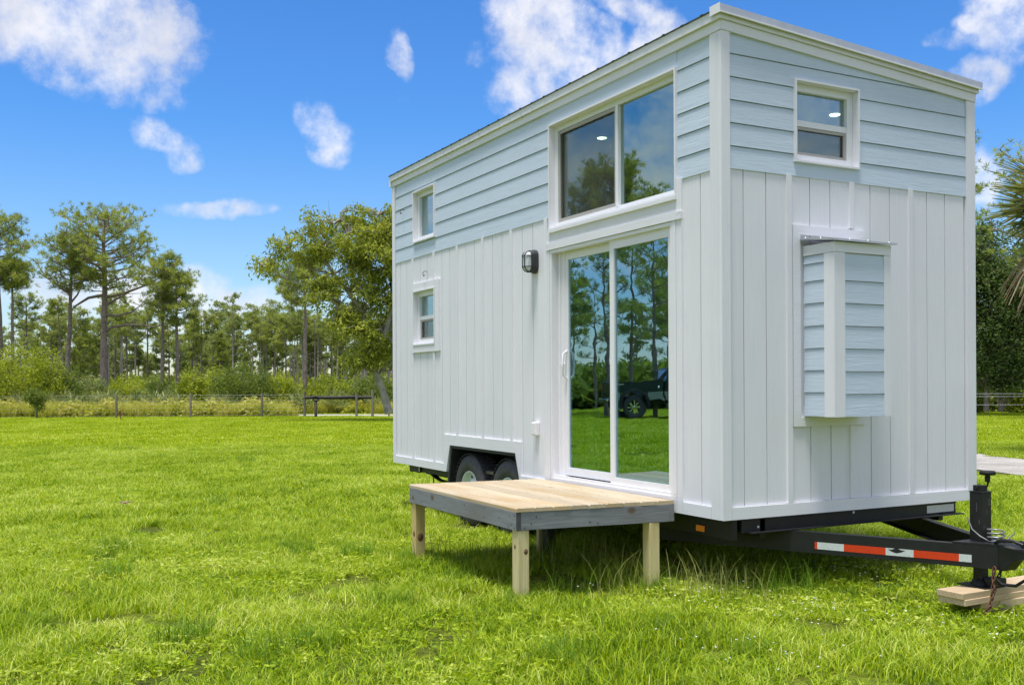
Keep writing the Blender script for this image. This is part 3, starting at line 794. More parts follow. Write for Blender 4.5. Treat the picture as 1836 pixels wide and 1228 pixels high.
# ---- bulkhead lamp, outlet cover, hooks
lx, lz = -2.72, 2.12
def stadium(w, h, n=9):
    r = w / 2; pts = []
    for k in range(n): t = math.pi * k / (n - 1); pts.append((r * math.cos(t), h / 2 - r + r * math.sin(t)))
    for k in range(n): t = math.pi + math.pi * k / (n - 1); pts.append((r * math.cos(t), -h / 2 + r + r * math.sin(t)))
    return pts
def ring(w, h, d): return [(lx + x, d, lz + z) for x, z in stadium(w, h)]
c = HB(); c.loft(ring(.125, .225, .018), ring(.125, .225, -.012)); c.loft(ring(.118, .218, -.012), ring(.108, .205, -.05), smooth=True); lamp = c.build('wall_lamp', M['lamp_black'])
c = HB(); c.loft(ring(.098, .19, -.048), ring(.092, .184, -.085), smooth=True, caps=False); c.loft(ring(.092, .184, -.085), ring(.05, .14, -.105), smooth=True); c.build('lens', M['lens'], lamp)
c = HB()
rr = ring(.106, .20, -.052); c.tube(rr + [rr[0]], .006, 6)
for dx in (-.022, .022): c.tube([(lx + dx, -.05, lz - .10), (lx + dx, -.088, lz - .09), (lx + dx, -.112, lz - .06), (lx + dx, -.112, lz + .06), (lx + dx, -.088, lz + .09), (lx + dx, -.05, lz + .10)], .0042, 6)
for dz in (-.05, .05): c.tube([(lx - .053, -.05, lz + dz), (lx - .05, -.085, lz + dz), (lx - .03, -.11, lz + dz), (lx + .03, -.11, lz + dz), (lx + .05, -.085, lz + dz), (lx + .053, -.05, lz + dz)], .0042, 6)
c.build('lamp_guard', M['lamp_black'], lamp)
c = HB(); c.box(-2.735, -2.655, -.028, .0178, .49, .615); oc = c.build('outlet_cover', M['vinyl'], bevel=.008)
c = HB(); c.box(-2.728, -2.662, -.033, -.0282, .50, .605); c.build('outlet_lid', M['vinyl'], oc, bevel=.003)
for (hx_, hz_) in ((-6.02, 3.09), (-5.31, 2.26)):
    c = HB(); c.tube([(hx_, .02, hz_ + .03), (hx_ - .004, -.02, hz_ + .035), (hx_ - .012, -.035, hz_ + .01), (hx_ - .004, -.03, hz_ - .02), (hx_ + .014, -.03, hz_ - .028), (hx_ + .022, -.03, hz_ - .008)], .004, 6)
    c.build('wire_hook', M['steel'])

# ---- wheel well, wheels
c = HB()
prof = [(-4.765, -.16), (-4.66, .298), (-3.118, .298), (-3.02, -.16)]
prof_i = [(-4.72, -.16), (-4.632, .268), (-3.146, .268), (-3.065, -.16)]
for i in range(3):
    a, b = prof[i], prof[i + 1]; ai, bi = prof_i[i], prof_i[i + 1]
    r0 = [(a[0], .012, a[1]), (b[0], .012, b[1]), (bi[0], .012, bi[1]), (ai[0], .012, ai[1])]
    r1 = [(x, .42, z) for x, _, z in r0]; c.loft(r0, r1)
c.box(-4.77, -3.01, .42, .44, -.16, .31)
well = c.build('wheel_well', M['liner'])
def wheel(cx, side):
    yo = .055 if side == 0 else W_ - .055; ax = (0, 1, 0) if side == 0 else (0, -1, 0)
    cz = G + .385
    c = HB(); R = .39; w = .235
    c.lathe((cx, yo, cz), ax, [(.205, .03), (.235, .006), (.30, .0), (.35, .012), (.378, .03), (R, .055), (R + .002, .10), (R + .002, w - .10), (R, w - .055), (.378, w - .03), (.35, w - .01), (.23, w), (.2, w - .03)], 40)
    for k in range(40):                        # tread lugs
        t = 2 * math.pi * k / 40; dx, dz = math.sin(t), math.cos(t)
        for (o, q) in ((.045, .03), (.115, .022), (.185, .03)):
            cc = (cx + dx * (R + .004), yo + (o if side == 0 else -o), cz + dz * (R + .004))
            tx, tz = dz * .019, -dx * .019
            y_a, y_b = cc[1] - q, cc[1] + q
            c.loft([(cc[0] - tx, y_a, cc[2] - tz), (cc[0] + tx, y_a, cc[2] + tz), (cc[0] + tx, y_b, cc[2] + tz), (cc[0] - tx, y_b, cc[2] - tz)],
                   [(cc[0] - tx + dx * .006, y_a, cc[2] - tz + dz * .006), (cc[0] + tx + dx * .006, y_a, cc[2] + tz + dz * .006), (cc[0] + tx + dx * .006, y_b, cc[2] + tz + dz * .006), (cc[0] - tx + dx * .006, y_b, cc[2] - tz + dz * .006)])
    wo_ = HB(); wo_.lathe((cx, yo, cz), ax, [(.02, .12), (.09, .12)], 12)
    wh = wo_.build('wheel', M['black'])
    c.build('tyre', M['tyre'], wh)
    c = HB(); c.lathe((cx, yo, cz), ax, [(.212, .022), (.208, .016), (.196, .02), (.188, .05), (.165, .075), (.14, .082), (.115, .055), (.085, .045), (.062, .05), (.058, .02), (.03, .012), (.001, .010)], 32)
    for k in range(6):
        t = 2 * math.pi * k / 6; s_ = 1 if side == 0 else -1
        c.lathe((cx + .085 * math.sin(t), yo + s_ * .046, cz + .085 * math.cos(t)), (0, -s_, 0), [(.012, 0), (.012, .014), (.001, .016)], 8)
    c.build('rim', M['rim'], wh)
    c = HB()
    for k in range(8):
        t = 2 * math.pi * (k + .5) / 8; s_ = 1 if side == 0 else -1
        c.lathe((cx + .148 * math.sin(t), yo + s_ * .077, cz + .148 * math.cos(t)), (0, -s_, 0), [(.017, 0), (.016, .003), (.001, .003)], 10)
    c.build('rim_slot', M['black'], wh)
for s_ in (0, 1):
    for cx in (-4.31, -3.41): wheel(cx, s_)

# ---- trailer frame
fr_ = HB()
for y in (.36, W_ - .42):
    fr_.box(-6.2, -.03, y, y + .05, -.15, -.005)
fr_.box(-6.22, -6.14, .15, 2.5, -.11, -.004); fr_.box(-5.0, -4.94, .3, 2.4, -.12, -.004)
fr_.box(-2.0, -1.94, .3, 2.4, -.12, -.004); fr_.box(-2.95, -2.89, .3, 2.4, -.12, -.004)
fr_.box(-L_ + .03, -4.78, .03, W_ - .03, .004, .028); fr_.box(-4.779, -3.0, .45, W_ - .45, .004, .028); fr_.box(-2.999, -.03, .03, W_ - .03, .004, .028)
frame = fr_.build('trailer_frame', M['steel'], bevel=.003)
c = HB(); c.box(-5.98, -5.7, .06, .30, -.085, -.004); c.box(-5.66, -4.8, .08, .13, -.075, -.004); c.build('stabiliser_bracket', M['steel'], frame)
c = HB(); c.box(-5.69, -5.672, .055, .06, -.07, -.01); c.build('reflector', M['silver'], frame)
c = HB()
for k in range(4):
    n = 9; P = [(-5.52 + .72 * t - 0 * k, .14, -.06 - .09 * math.sin(math.pi * t) * (1 - .12 * k) - .0 * k) for t in [i / (n - 1) for i in range(n)]]
    for p, q in zip(P[:-1], P[1:]):
        c.loft([(p[0], .12, p[2] - .008 - .008 * k), (p[0], .18, p[2] - .008 - .008 * k), (p[0], .18, p[2] - .008 * k), (p[0], .12, p[2] - .008 * k)],
               [(q[0], .12, q[2] - .008 - .008 * k), (q[0], .18, q[2] - .008 - .008 * k), (q[0], .18, q[2] - .008 * k), (q[0], .12, q[2] - .008 * k)])
c.build('leaf_spring', M['steel'], frame)
c = HB(); 
for cx in (-4.31, -3.41): c.tube([(cx, .2, G + .385), (cx, W_ - .2, G + .385)], .04, 12)
c.build('axle', M['steel'], frame)
c = HB(); c.box(-5.60, -5.588, .20, .212, G, -.02); c.build('stabiliser_rod', M['wire'], frame)
# front cross member: a channel, flanges outwards
c = HB()
c.box(-.045, -.03, .19, 2.44, -.105, -.003); c.box(-.0295, .025, .235, 2.48, -.1055, -.098); c.box(-.0295, -.02, .19, 2.44, -.012, -.003)
c.box(-.30, -.0455, .19, .20, -.10, -.003)
xm = c.build('cross_member', M['steel'], frame, bevel=.0015)
c = HB(); c.box(-.0295, -.027, 2.10, 2.415, -.082, -.022); c.build('sticker', M['sticker'], frame)
c = HB(); c.box(-.0295, -.0278, .335, .352, -.075, -.06); c.box(-.0295, -.0278, 1.28, 1.30, -.03, -.014); c.build('bolt', M['silver'], frame)
c = HB(); c.box(-.42, -.325, .085, .10, -.125, -.08); c.build('marker_light', M['orange'], frame, bevel=.004)
c = HB(); c.box(-1.0, -.031, .101, .15, -.15, -.004); c.build('side_rail', M['steel'], frame)
# A-frame tongue: two channels meeting at the coupler
def beam(mb, p, q, h, w, zt, lip=.05):
    p, q = Vector((*p, 0)), Vector((*q, 0)); d = (q - p).normalized(); n = Vector((-d.y, d.x, 0))
    def seg(o0, o1, za, zb_):
        a, b_, c_, e = p + n * o0, p + n * o1, q + n * o1, q + n * o0
        mb.loft([(a.x, a.y, za), (b_.x, b_.y, za), (b_.x, b_.y, zb_), (a.x, a.y, zb_)], [(e.x, e.y, za), (c_.x, c_.y, za), (c_.x, c_.y, zb_), (e.x, e.y, zb_)])
    seg(0, .008, zt - h, zt); seg(.0082, lip, zt - .009, zt); seg(.0082, lip, zt - h, zt - h + .009)
ZT = -.108; BH = .150
tp = (-.95, .10); tq = (1.235, 1.262)
c = HB(); beam(c, tp, tq, BH, .01, ZT, .06); tongueL = c.build('tongue_beam', M['steel'], frame)
c = HB(); beam(c, (tq[0], 2 * 1.33 - tq[1]), (tp[0], 2 * 1.33 - tp[1]), BH, .01, ZT, .06); c.build('tongue_beam', M['steel'], frame)
# reflective tape on the outer face of the near beam
dv = (Vector((*tq, 0)) - Vector((*tp, 0))); Lt = dv.length; dv.normalize(); nv = Vector((-dv.y, dv.x, 0))
def tape(s0, s1, mat):
    c = HB(); a = Vector((*tp, 0)) + dv * s0 - nv * .0006; b_ = Vector((*tp, 0)) + dv * s1 - nv * .0006; z0_, z1_ = ZT - .118, ZT - .068
    c.loft([(a.x, a.y, z0_), (a.x, a.y, z1_), (a.x - nv.x * .001, a.y - nv.y * .001, z1_), (a.x - nv.x * .001, a.y - nv.y * .001, z0_)],
           [(b_.x, b_.y, z0_), (b_.x, b_.y, z1_), (b_.x - nv.x * .001, b_.y - nv.y * .001, z1_), (b_.x - nv.x * .001, b_.y - nv.y * .001, z0_)])
    c.build('reflective_tape', M[mat], frame)
TS = [(1461, 1465.5, 'red'), (1465.5, 1513, 'silver'), (1513, 1588, 'red'), (1588, 1638, 'silver'), (1638, 1719.5, 'red'), (1719.5, 1742, 'silver')]
def s_at(u):                                  # distance along the beam
    best = None
    for i in range(2001):
        s = Lt * i / 2000; p = Vector((*tp, ZT - .09)) + dv * s - CAM
        uu = 918 + FPX * p.dot(RT) / p.dot(FW)
        if best is None or abs(uu - u) < best[0]: best = (abs(uu - u), s)
    return best[1]
for (u0, u1, mt) in TS: tape(s_at(u0), s_at(u1), mt)
# where the tape has flaked off, and scuffs on the jack
c = HB(); q0 = s_at(1594); q1 = s_at(1621); a = Vector((*tp, 0)) + dv * ((q0 + q1) / 2) - nv * .0022; rr_ = (q1 - q0) / 2
pts = [(math.cos(t) * rr_ * (1 + .25 * math.sin(5 * t)), math.sin(t) * .013 * (1 + .35 * math.cos(4 * t))) for t in [i * math.pi / 8 for i in range(16)]]
zc_ = ZT - .082; c.loft([(a.x + dv.x * p, a.y + dv.y * p, zc_ + q) for p, q in pts], [(a.x + dv.x * p + nv.x * .0005, a.y + dv.y * p + nv.y * .0005, zc_ + q) for p, q in pts])
c.build('flaked_patch', M['steel'], frame)
SCUFF = simple('scuffed_paint', (.10, .10, .10), .6)
c = HB()
for (x, z, w, h) in ((1.07, .14, .006, .05), (1.05, .08, .004, .035), (1.02, -.02, .004, .03)): c.box(1.0981, 1.0989, 1.33 + (x - 1.05), 1.33 + (x - 1.05) + w, z, z + h)
for (x, z, w, h) in ((1.055, .10, .004, .06), (1.075, .02, .005, .03)): c.box(x, x + w, 1.2813, 1.2819, z, z + h)
o_ = c.build('scuff', SCUFF, frame); o_['kind'] = 'stuff'
c = HB()
for (x, z) in ((-.553, .135), (-.548, .11), (-2.44, .10), (-2.40, .10), (-2.455, 2.225), (-.50, 2.225), (-.475, 2.235)): c.box(x, x + .012, -.0125 if z > 2 else -.0045, -.0121 if z > 2 else -.0041, z, z + .006)
o_ = c.build('nail_head', M['screen_frame']); o_['kind'] = 'stuff'
# coupler: plate, throat and latch
c = HB(); yc = 1.33
c.loft([(.98, yc - .20, ZT + .002), (1.30, yc - .035, ZT + .002), (1.30, yc + .035, ZT + .002), (.98, yc + .20, ZT + .002)],
       [(.98, yc - .20, ZT + .012), (1.30, yc - .035, ZT + .012), (1.30, yc + .035, ZT + .012), (.98, yc + .20, ZT + .012)])
ringc = lambda x, w, zl, zh: [(x, yc - w, zl), (x, yc + w, zl), (x, yc + w, zh - .015), (x, yc + w * .6, zh), (x, yc - w * .6, zh), (x, yc - w, zh - .015)]
secs = [(1.16, .075, ZT - .155, ZT + .014), (1.27, .062, ZT - .155, ZT + .016), (1.33, .050, ZT - .085, ZT + .008), (1.43, .046, ZT - .055, ZT - .002), (1.50, .052, ZT - .06, ZT - .006), (1.57, .048, ZT - .07, ZT - .014), (1.60, .02, ZT - .06, ZT - .03)]
for s0, s1 in zip(secs[:-1], secs[1:]): c.loft(ringc(*s0), ringc(*s1), smooth=False)
coup = c.build('coupler', M['steel'], frame, bevel=.003)
c = HB(); c.box(1.36, 1.50, yc - .018, yc + .018, ZT + .006, ZT + .028); c.tube([(1.34, yc, ZT + .04), (1.42, yc, ZT + .035), (1.46, yc, ZT + .02)], .010, 8)
c.tube([(1.20, yc - .05, ZT + .02), (1.26, yc - .08, ZT + .045), (1.34, yc - .07, ZT + .05), (1.40, yc - .05, ZT + .03)], .012, 8)
c.build('coupler_latch', M['steel'], frame)
# jack
c = HB(); jx = 1.05
c.box(jx - .048, jx + .048, yc - .048, yc + .048, -.135, .235); c.box(jx - .052, jx + .052, yc - .052, yc + .052, .228, .236)
c.box(jx - .034, jx + .034, yc - .034, yc + .034, -.36, -.135)
jack = c.build('jack_post', M['steel'], frame, bevel=.004)
c = HB(); c.box(jx - .03, jx + .03, yc - .035, yc + .03, .237, .275); c.tube([(jx, yc - .045, .262), (jx, yc - .028, .262)], .012, 8)
c.tube([(jx, yc + .03, .262), (jx + .006, yc + .062, .266), (jx + .01, yc + .068, .30), (jx + .01, yc + .060, .335)], .007, 8)
c.lathe((jx + .01, yc + .060, .325), (0, 0, 1), [(.016, -.03), (.019, 0), (.014, .012), (.05, .018), (.052, .036), (.046, .044), (.001, .045)], 14)
c.build('jack_crank', M['black'], frame)
c = HB(); c.box(jx - .11, jx + .11, yc - .10, yc + .10, -.399, -.392); c.lathe((jx, yc, -.391), (0, 0, 1), [(.07, 0), (.05, .035), (.036, .04)], 14)
c.box(jx + .02, jx + .12, yc - .02, yc + .10, -.39, -.34)
c.build('jack_foot', M['steel'], frame, bevel=.002)
# wiring and chains
c = HB()
c.tube([(.30, 1.95, ZT - .03), (.45, 1.86, ZT - .02), (.62, 1.80, ZT - .06), (.80, 1.66, ZT - .08), (.93, 1.50, ZT - .09), (1.0, 1.40, ZT - .01)], .006, 6)
c.tube([(.60, 1.80, ZT - .055), (.74, 1.74, ZT - .09), (.9, 1.56, ZT - .11), (1.0, 1.42, ZT - .03)], .005, 6)
c.tube([(1.0, 1.26, ZT + .17), (1.03, 1.27, ZT + .09), (1.09, 1.27, ZT + .05), (1.14, 1.30, ZT + .018), (1.21, 1.38, ZT + .03), (1.24, 1.42, ZT + .08)], .005, 6)
P = [(1.16 + .055 * math.cos(t), 1.34 + .055 * math.sin(t), ZT + .03 + .004 * t) for t in [i * .7 for i in range(26)]]
c.tube(P, .0055, 6); c.build('wiring', M['wire'], frame)
c = HB(); c.tube([(1.17, 1.30, ZT - .14), (1.20, 1.26, ZT - .20), (1.25, 1.27, ZT - .245), (1.31, 1.33, ZT - .25), (1.36, 1.38, ZT - .20), (1.35, 1.38, ZT - .14)], .011, 8); c.build('cable_loop', M['black'], frame)
def chain(pts, link=.034):
    c = HB(); P = [Vector(p) for p in pts]; s = 0; k = 0
    lens = [(b - a).length for a, b in zip(P[:-1], P[1:])]; tot_ = sum(lens)
    def pt(s):
        for a, b, l in zip(P[:-1], P[1:], lens):
            if s <= l: return a + (b - a) * (s / l), (b - a).normalized()
            s -= l
        return P[-1], (P[-1] - P[-2]).normalized()
    while s < tot_:
        p, d = pt(s); a = Vector((1, .3, 0)).cross(d).normalized() if k % 2 else Vector((0, 1, .2)).cross(d).normalized()
        R_ = []
        for i in range(9):
            t = 2 * math.pi * i / 8; R_.append(p + d * math.cos(t) * link * .62 + a * math.sin(t) * link * .34)
        c.tube(R_, .0046, 5); s += link * .86; k += 1
    return c
chain([(1.22, 1.24, ZT - .15), (1.235, 1.20, ZT - .30), (1.26, 1.14, ZT - .38), (1.25, 1.10, G + .03)]).build('safety_chain', M['rust'], frame)
chain([(1.20, 1.34, ZT - .15), (1.215, 1.26, ZT - .27), (1.235, 1.18, ZT - .36), (1.24, 1.13, G + .05)]).build('safety_chain', M['rust'], frame)

# ================================================================== DECK
DK = empty('deck', (-1.65, -.65, G), 'low wooden deck, grey rim and pale plank top, in front of the sliding door', 'deck')
class DB(MB):
    def build(s, name, mats, parent=DK, label=None, bevel=0):
        o = Vector(DK.location); s.v = [(x - o.x, y - o.y, z - o.z) for x, y, z in s.v]; return MB.build(s, name, mats, parent, label, bevel)
FL, FR, BR_, BL_ = (-2.70, -1.275), (-.682, -1.287), (-.537, -.022), (-2.57, -.022)
def lerp(a, b, t): return (a[0] + (b[0] - a[0]) * t, a[1] + (b[1] - a[1]) * t)
nb = 9; ZD_ = .095
for k in range(nb):
    t0, t1 = k / nb + .0015, (k + 1) / nb - .0030
    j = random.uniform(-.004, .004)
    l0, l1 = lerp(FL, BL_, t0), lerp(FL, BL_, t1); r0, r1 = lerp(FR, BR_, t0), lerp(FR, BR_, t1)
    c = DB(); ch = .006
    def prof_(p, q, dx):
        n = len(p); y = lambda t: (p[0] + (q[0] - p[0]) * t + dx, p[1] + (q[1] - p[1]) * t)
        w = math.hypot(q[0] - p[0], q[1] - p[1]); e = ch / w
        a, b_, c_, d_ = y(0), y(e), y(1 - e), y(1)
        return [(*a, ZD_ - .027), (*a, ZD_ - ch), (*b_, ZD_), (*c_, ZD_), (*d_, ZD_ - ch), (*d_, ZD_ - .027)]
    c.loft(prof_(l0, l1, -.006 + j), prof_(r0, r1, .006 + j))
    db = c.build('deck_board', M['deck'])
    c = DB()
    for t in (.012, .25, .5, .75, .985):
        for w_ in (.25, .75):
            p = lerp(lerp(l0, r0, t), lerp(l1, r1, t), w_); c.lathe((p[0], p[1], ZD_ + .0002), (0, 0, 1), [(.0045, 0), (.0045, .0006), (.0004, .0006)], 6)
    c_ = c.build('screws', M['black'], db); c_['kind'] = 'stuff'
# rim joists
def joist(p, q, z0, z1, t, name, mat, inset=0):
    p, q = Vector((*p, 0)), Vector((*q, 0)); d = (q - p).normalized(); n = Vector((-d.y, d.x, 0)) * t
    c = DB(); c.loft([(p.x, p.y, z0), ((p + n).x, (p + n).y, z0), ((p + n).x, (p + n).y, z1), (p.x, p.y, z1)], [(q.x, q.y, z0), ((q + n).x, (q + n).y, z0), ((q + n).x, (q + n).y, z1), (q.x, q.y, z1)])
    return c.build(name, M[mat], bevel=.002)
zr0, zr1 = -.062, ZD_ - .0285
joist((FL[0], FL[1]), (FR[0] - .002, FR[1]), zr0, zr1, .038, 'rim_joist', 'grey_wood')
fr1 = (FR[0] + .001, FR[1] + .0385)
joist(fr1, (BR_[0], BR_[1] - .05), zr0, zr1, .036, 'rim_joist', 'grey_wood')
joist((BR_[0] - .002, BR_[1] - .048), (BR_[0], BR_[1] - .002), zr0 + .001, zr1, .10, 'rim_joist', 'grey_wood')
joist((FR[0] - .001, FR[1]), (FR[0] + .003, FR[1] + .037), zr0 - .002, zr1, .0015, 'joist_end', 'grey_dark')
joist((BL_[0], BL_[1] - .002), (FL[0], FL[1] + .039), zr0, zr1, .036, 'rim_joist', 'grey_wood')
joist((BL_[0] + .04, -.062), (BR_[0] - .11, -.062), zr0, zr1, .036, 'joist', 'grey_wood')
for k in (1, 2, 3):
    a, b_ = lerp(FL, FR, k / 4), lerp(BL_, BR_, k / 4); joist((a[0], a[1] + .04), (b_[0], b_[1] - .045), zr0 + .01, zr1, .036, 'joist', 'post_wood')
def leg(x, y, sx=.09, sy=.09, name='leg', mat='post_wood', top=zr0 - .002, label=None):
    c = DB(); c.box(x, x + sx, y, y + sy, G - .08, top); return c.build(name, M[mat], DK, label, bevel=.004)
leg(-2.685, -1.262); 
leg(-.775, -1.272)
leg(-.645, -.235)
leg(-2.37, -.185, .05, .09)
leg(-2.305, -.16, .10, .08, mat='dark_wood', label='blackened inner back leg')
def knot(x, y, z, ax, r, lab=None):
    c = DB(); c.lathe((x, y, z), ax, [(r, .0004), (r * .98, .0012), (.0005, .0012)], 14)
    c.v = [(p[0], p[1], z + (p[2] - z) * 1.3) for p in c.v]; c.build('knot', KN)
KN = simple('wood_knot', (.16, .08, .035), .7, var=.5, scale=60)
knot(-.7215 - .01, -1.272, -.18, (0, -1, 0), .012); knot(-.685, -1.209, -.215, (1, 0, 0), .016); knot(-2.63, -1.262, -.33, (0, -1, 0), .02)
knot(-2.595, -1.217, -.36, (1, 0, 0), .028)
for (x, z) in ((-2.62, .045), (-2.62, -.02), (-1.95, .045), (-1.95, -.03), (-1.55, .03), (-1.2, .045), (-1.2, -.025), (-.95, .0), (-.78, .03), (-.76, -.03), (-.80, -.045), (-.71, .04), (-.71, -.045)):
    c = DB(); c.lathe((x, -1.2755 - (x + 2.7) * .006, z), (0, -1, 0), [(.005, 0), (.005, .001), (.0004, .001)], 8); c.build('screw', M['black'])
for (t, z) in ((.05, -.045), (.09, -.02), (.12, .03), (.45, -.03), (.5, -.04), (.93, .02), (.96, -.03)):
    p = lerp(FR, BR_, t); c = DB(); c.lathe((p[0] + .001, p[1], z), (1, -.11, 0), [(.005, 0), (.005, .002), (.0004, .002)], 8); c.build('screw', M['black'])

# ================================================================== BLOCKS UNDER THE JACK
def plank(x0, x1, y0, y1, z0, z1, rz, label):
    e = bpy.data.objects.new('wooden_plank', None)
    c = MB(); lx_, ly_ = (x1 - x0) / 2, (y1 - y0) / 2
    c.box(-lx_, lx_, -ly_, ly_, 0, z1 - z0); o = c.build('wooden_plank', M['block_wood'], None, bevel=.003)
    o.location = ((x0 + x1) / 2, (y0 + y1) / 2, z0); o.rotation_euler = (0, 0, math.radians(rz))
    tag(o, label, 'plank', 'planks stacked under the trailer jack'); return o
plank(.965, 1.165, .985, 2.05, -.4405, -.4, 1.5, 'topmost pale plank of the stack directly under the trailer jack foot')
plank(.968, 1.172, 1.0, 2.05, -.4815, -.441, 1.5, 'middle plank of the stack under the trailer jack, below the topmost one')
plank(1.04, 1.17, 1.20, 1.68, -.60, -.482, -4, 'short thick lowest block half buried in grass under the jack planks')

# ================================================================== GRASS
def blade_patch(name, size, n, h0, h1, w, mat, lean=.5, seg=2, seed=0, cluster=None):
    r = np.random.default_rng(seed)
    P = np.zeros((n, 3)); P[:, :2] = (r.random((n, 2)) - .5) * size
    if cluster is not None:
        cc = (r.random((cluster, 2)) - .5) * size; P[:, :2] = cc[r.integers(0, cluster, n)] + r.normal(size=(n, 2)) * size * .05
    h = h0 + (h1 - h0) * r.random(n) ** 1.6; az = r.random(n) * 2 * np.pi
    ln = (lean * (.35 + r.random(n))) * h
    Dh = np.stack([np.cos(az), np.sin(az), 0 * az], 1); S = np.stack([-np.sin(az + r.normal(0, .7, n)), np.cos(az), 0 * az], 1); S = unit(S)
    ws = w * (.6 + .8 * r.random(n))
    V = []
    for k in range(seg + 1):
        t = k / seg; c_ = P + Dh * (ln * t ** 1.8)[:, None] + np.array([0, 0, 1.]) * (h * (t ** .85) * (1 - .25 * (lean * t) ** 2))[:, None]
        wk = ws * (1 - t) ** .7 * .5 if k else ws * .4
        if k == seg: wk = ws * .06
        V.append(c_ - S * wk[:, None]); V.append(c_ + S * wk[:, None])
    V = np.stack(V, 1).reshape(-1, 3); nv_ = 2 * (seg + 1)
    Q = []
    base = np.arange(n)[:, None] * nv_
    for k in range(seg): Q.append(base + np.array([[2 * k, 2 * k + 1, 2 * k + 3, 2 * k + 2]]))
    Q = np.stack(Q, 1).reshape(-1, 4)
    rnd = np.repeat(r.random(n), seg)
    me = quads_mesh(name, V, Q, mat, rnd); return me

def gn_scatter(name, P, scales, rots, meshes, kind='stuff', label=None, seed=0):
    """one object whose geometry nodes put one of the patch meshes on every point"""
    me = bpy.data.meshes.new(name); me.vertices.add(len(P)); me.vertices.foreach_set('co', np.asarray(P, np.float32).ravel())
    a = me.attributes.new('sc', 'FLOAT_VECTOR', 'POINT'); a.data.foreach_set('vector', np.asarray(scales, np.float32).ravel())
    a = me.attributes.new('ro', 'FLOAT_VECTOR', 'POINT'); a.data.foreach_set('vector', np.asarray(rots, np.float32).ravel())
    me.update()
    col = bpy.data.collections.new(name + '_pieces')
    for i, m_ in enumerate(meshes):
        col.objects.link(bpy.data.objects.new(name + '_piece', m_))
    ng = bpy.data.node_groups.new(name, 'GeometryNodeTree')
    ng.interface.new_socket('Geometry', in_out='INPUT', socket_type='NodeSocketGeometry')
    ng.interface.new_socket('Geometry', in_out='OUTPUT', socket_type='NodeSocketGeometry')
    n = ng.nodes; l = ng.links
    gi = n.new('NodeGroupInput'); go = n.new('NodeGroupOutput')
    ci = n.new('GeometryNodeCollectionInfo'); ci.inputs['Collection'].default_value = col; ci.inputs['Separate Children'].default_value = True
    ci.inputs['Reset Children'].default_value = True
    mp = n.new('GeometryNodeMeshToPoints'); l.new(gi.outputs[0], mp.inputs[0])
    ip = n.new('GeometryNodeInstanceOnPoints'); l.new(mp.outputs[0], ip.inputs['Points']); l.new(ci.outputs[0], ip.inputs['Instance'])
    ip.inputs['Pick Instance'].default_value = True
    rv = n.new('FunctionNodeRandomValue'); rv.data_type = 'INT'; rv.inputs['Min'].default_value = 0; rv.inputs['Max'].default_value = len(meshes) - 1; rv.inputs['Seed'].default_value = seed
    out = [o for o in rv.outputs if o.type == 'INT'][0]
    l.new(out, ip.inputs['Instance Index'])
    for nm, sk in (('sc', 'Scale'), ('ro', 'Rotation')):
        na = n.new('GeometryNodeInputNamedAttribute'); na.data_type = 'FLOAT_VECTOR'; na.inputs['Name'].default_value = nm
        l.new([o for o in na.outputs if o.type == 'VECTOR'][0], ip.inputs[sk])
    l.new(ip.outputs[0], go.inputs[0])
    o = link_mesh(name, me); md = o.modifiers.new('scatter', 'NODES'); md.node_group = ng
    o['kind'] = kind
    if label: o['label'] = label
    return o

def wedge_points(step, dmin, dmax, umin, umax, jitter=.5, margin=0):
    """jittered grid points on the lawn, in a fan ahead of the camera"""
    n = int((dmax + 5) * 2 / step)
    gx, gy = np.meshgrid(np.arange(-n, n) * step, np.arange(-n, n) * step)
    P = np.stack([gx.ravel(), gy.ravel()], 1) + (rng.random((gx.size, 2)) - .5) * step * jitter + np.array([CAM.x, CAM.y])
    rel = P - np.array([CAM.x, CAM.y]); dd = rel @ FDIR[:2]; rr_ = rel @ RDIR[:2]
    uu = 918 + FPX * rr_ / np.maximum(dd, .01)
    ok = (dd > dmin) & (dd < dmax) & (uu > umin) & (uu < umax)
    return P[ok]
def pnoise(P, s, seed=0):
    """cheap smooth value noise in the plane"""
    r = np.random.default_rng(seed); T = r.random((256, 256)); q = P * s + 512; i = np.floor(q).astype(int); f_ = q - i; f_ = f_ * f_ * (3 - 2 * f_)
    g_ = lambda a, b_: T[a % 256, b_ % 256]
    return (g_(i[:, 0], i[:, 1]) * (1 - f_[:, 0]) + g_(i[:, 0] + 1, i[:, 1]) * f_[:, 0]) * (1 - f_[:, 1]) + (g_(i[:, 0], i[:, 1] + 1) * (1 - f_[:, 0]) + g_(i[:, 0] + 1, i[:, 1] + 1) * f_[:, 0]) * f_[:, 1]

def finish_patch_points(P, smin, smax, seed=3):
    nz = pnoise(P, 1.1, seed) * .6 + pnoise(P, 3.3, seed + 1) * .4
    s = smin + (smax - smin) * nz
    sc = np.stack([np.ones(len(P)), np.ones(len(P)), s], 1)
    ro = np.zeros((len(P), 3)); ro[:, 2] = rng.random(len(P)) * 2 * np.pi
    P3 = np.concatenate([P, np.full((len(P), 1), G)], 1)
    return P3, sc, ro
ROADPTS = [(-66, -12), (-60.0, -4.5), (-52, 3.2), (-47.0, 8.3), (-43.8, 12.6), (-40, 17.5), (-33, 21), (-24, 19.5), (-14, 15.2), (-7.0, 12.2), (0, 9.9), (8, 8.0), (22, 6)]
def off_road(P, clear):
    ok = np.ones(len(P), bool)
    for a, b_ in zip(ROADPTS[:-1], ROADPTS[1:]):
        a = np.array(a); b_ = np.array(b_); t = np.clip(((P - a) @ (b_ - a)) / ((b_ - a) @ (b_ - a)), 0, 1)
        ok &= np.linalg.norm(P - (a + t[:, None] * (b_ - a)), axis=1) > clear
    return ok
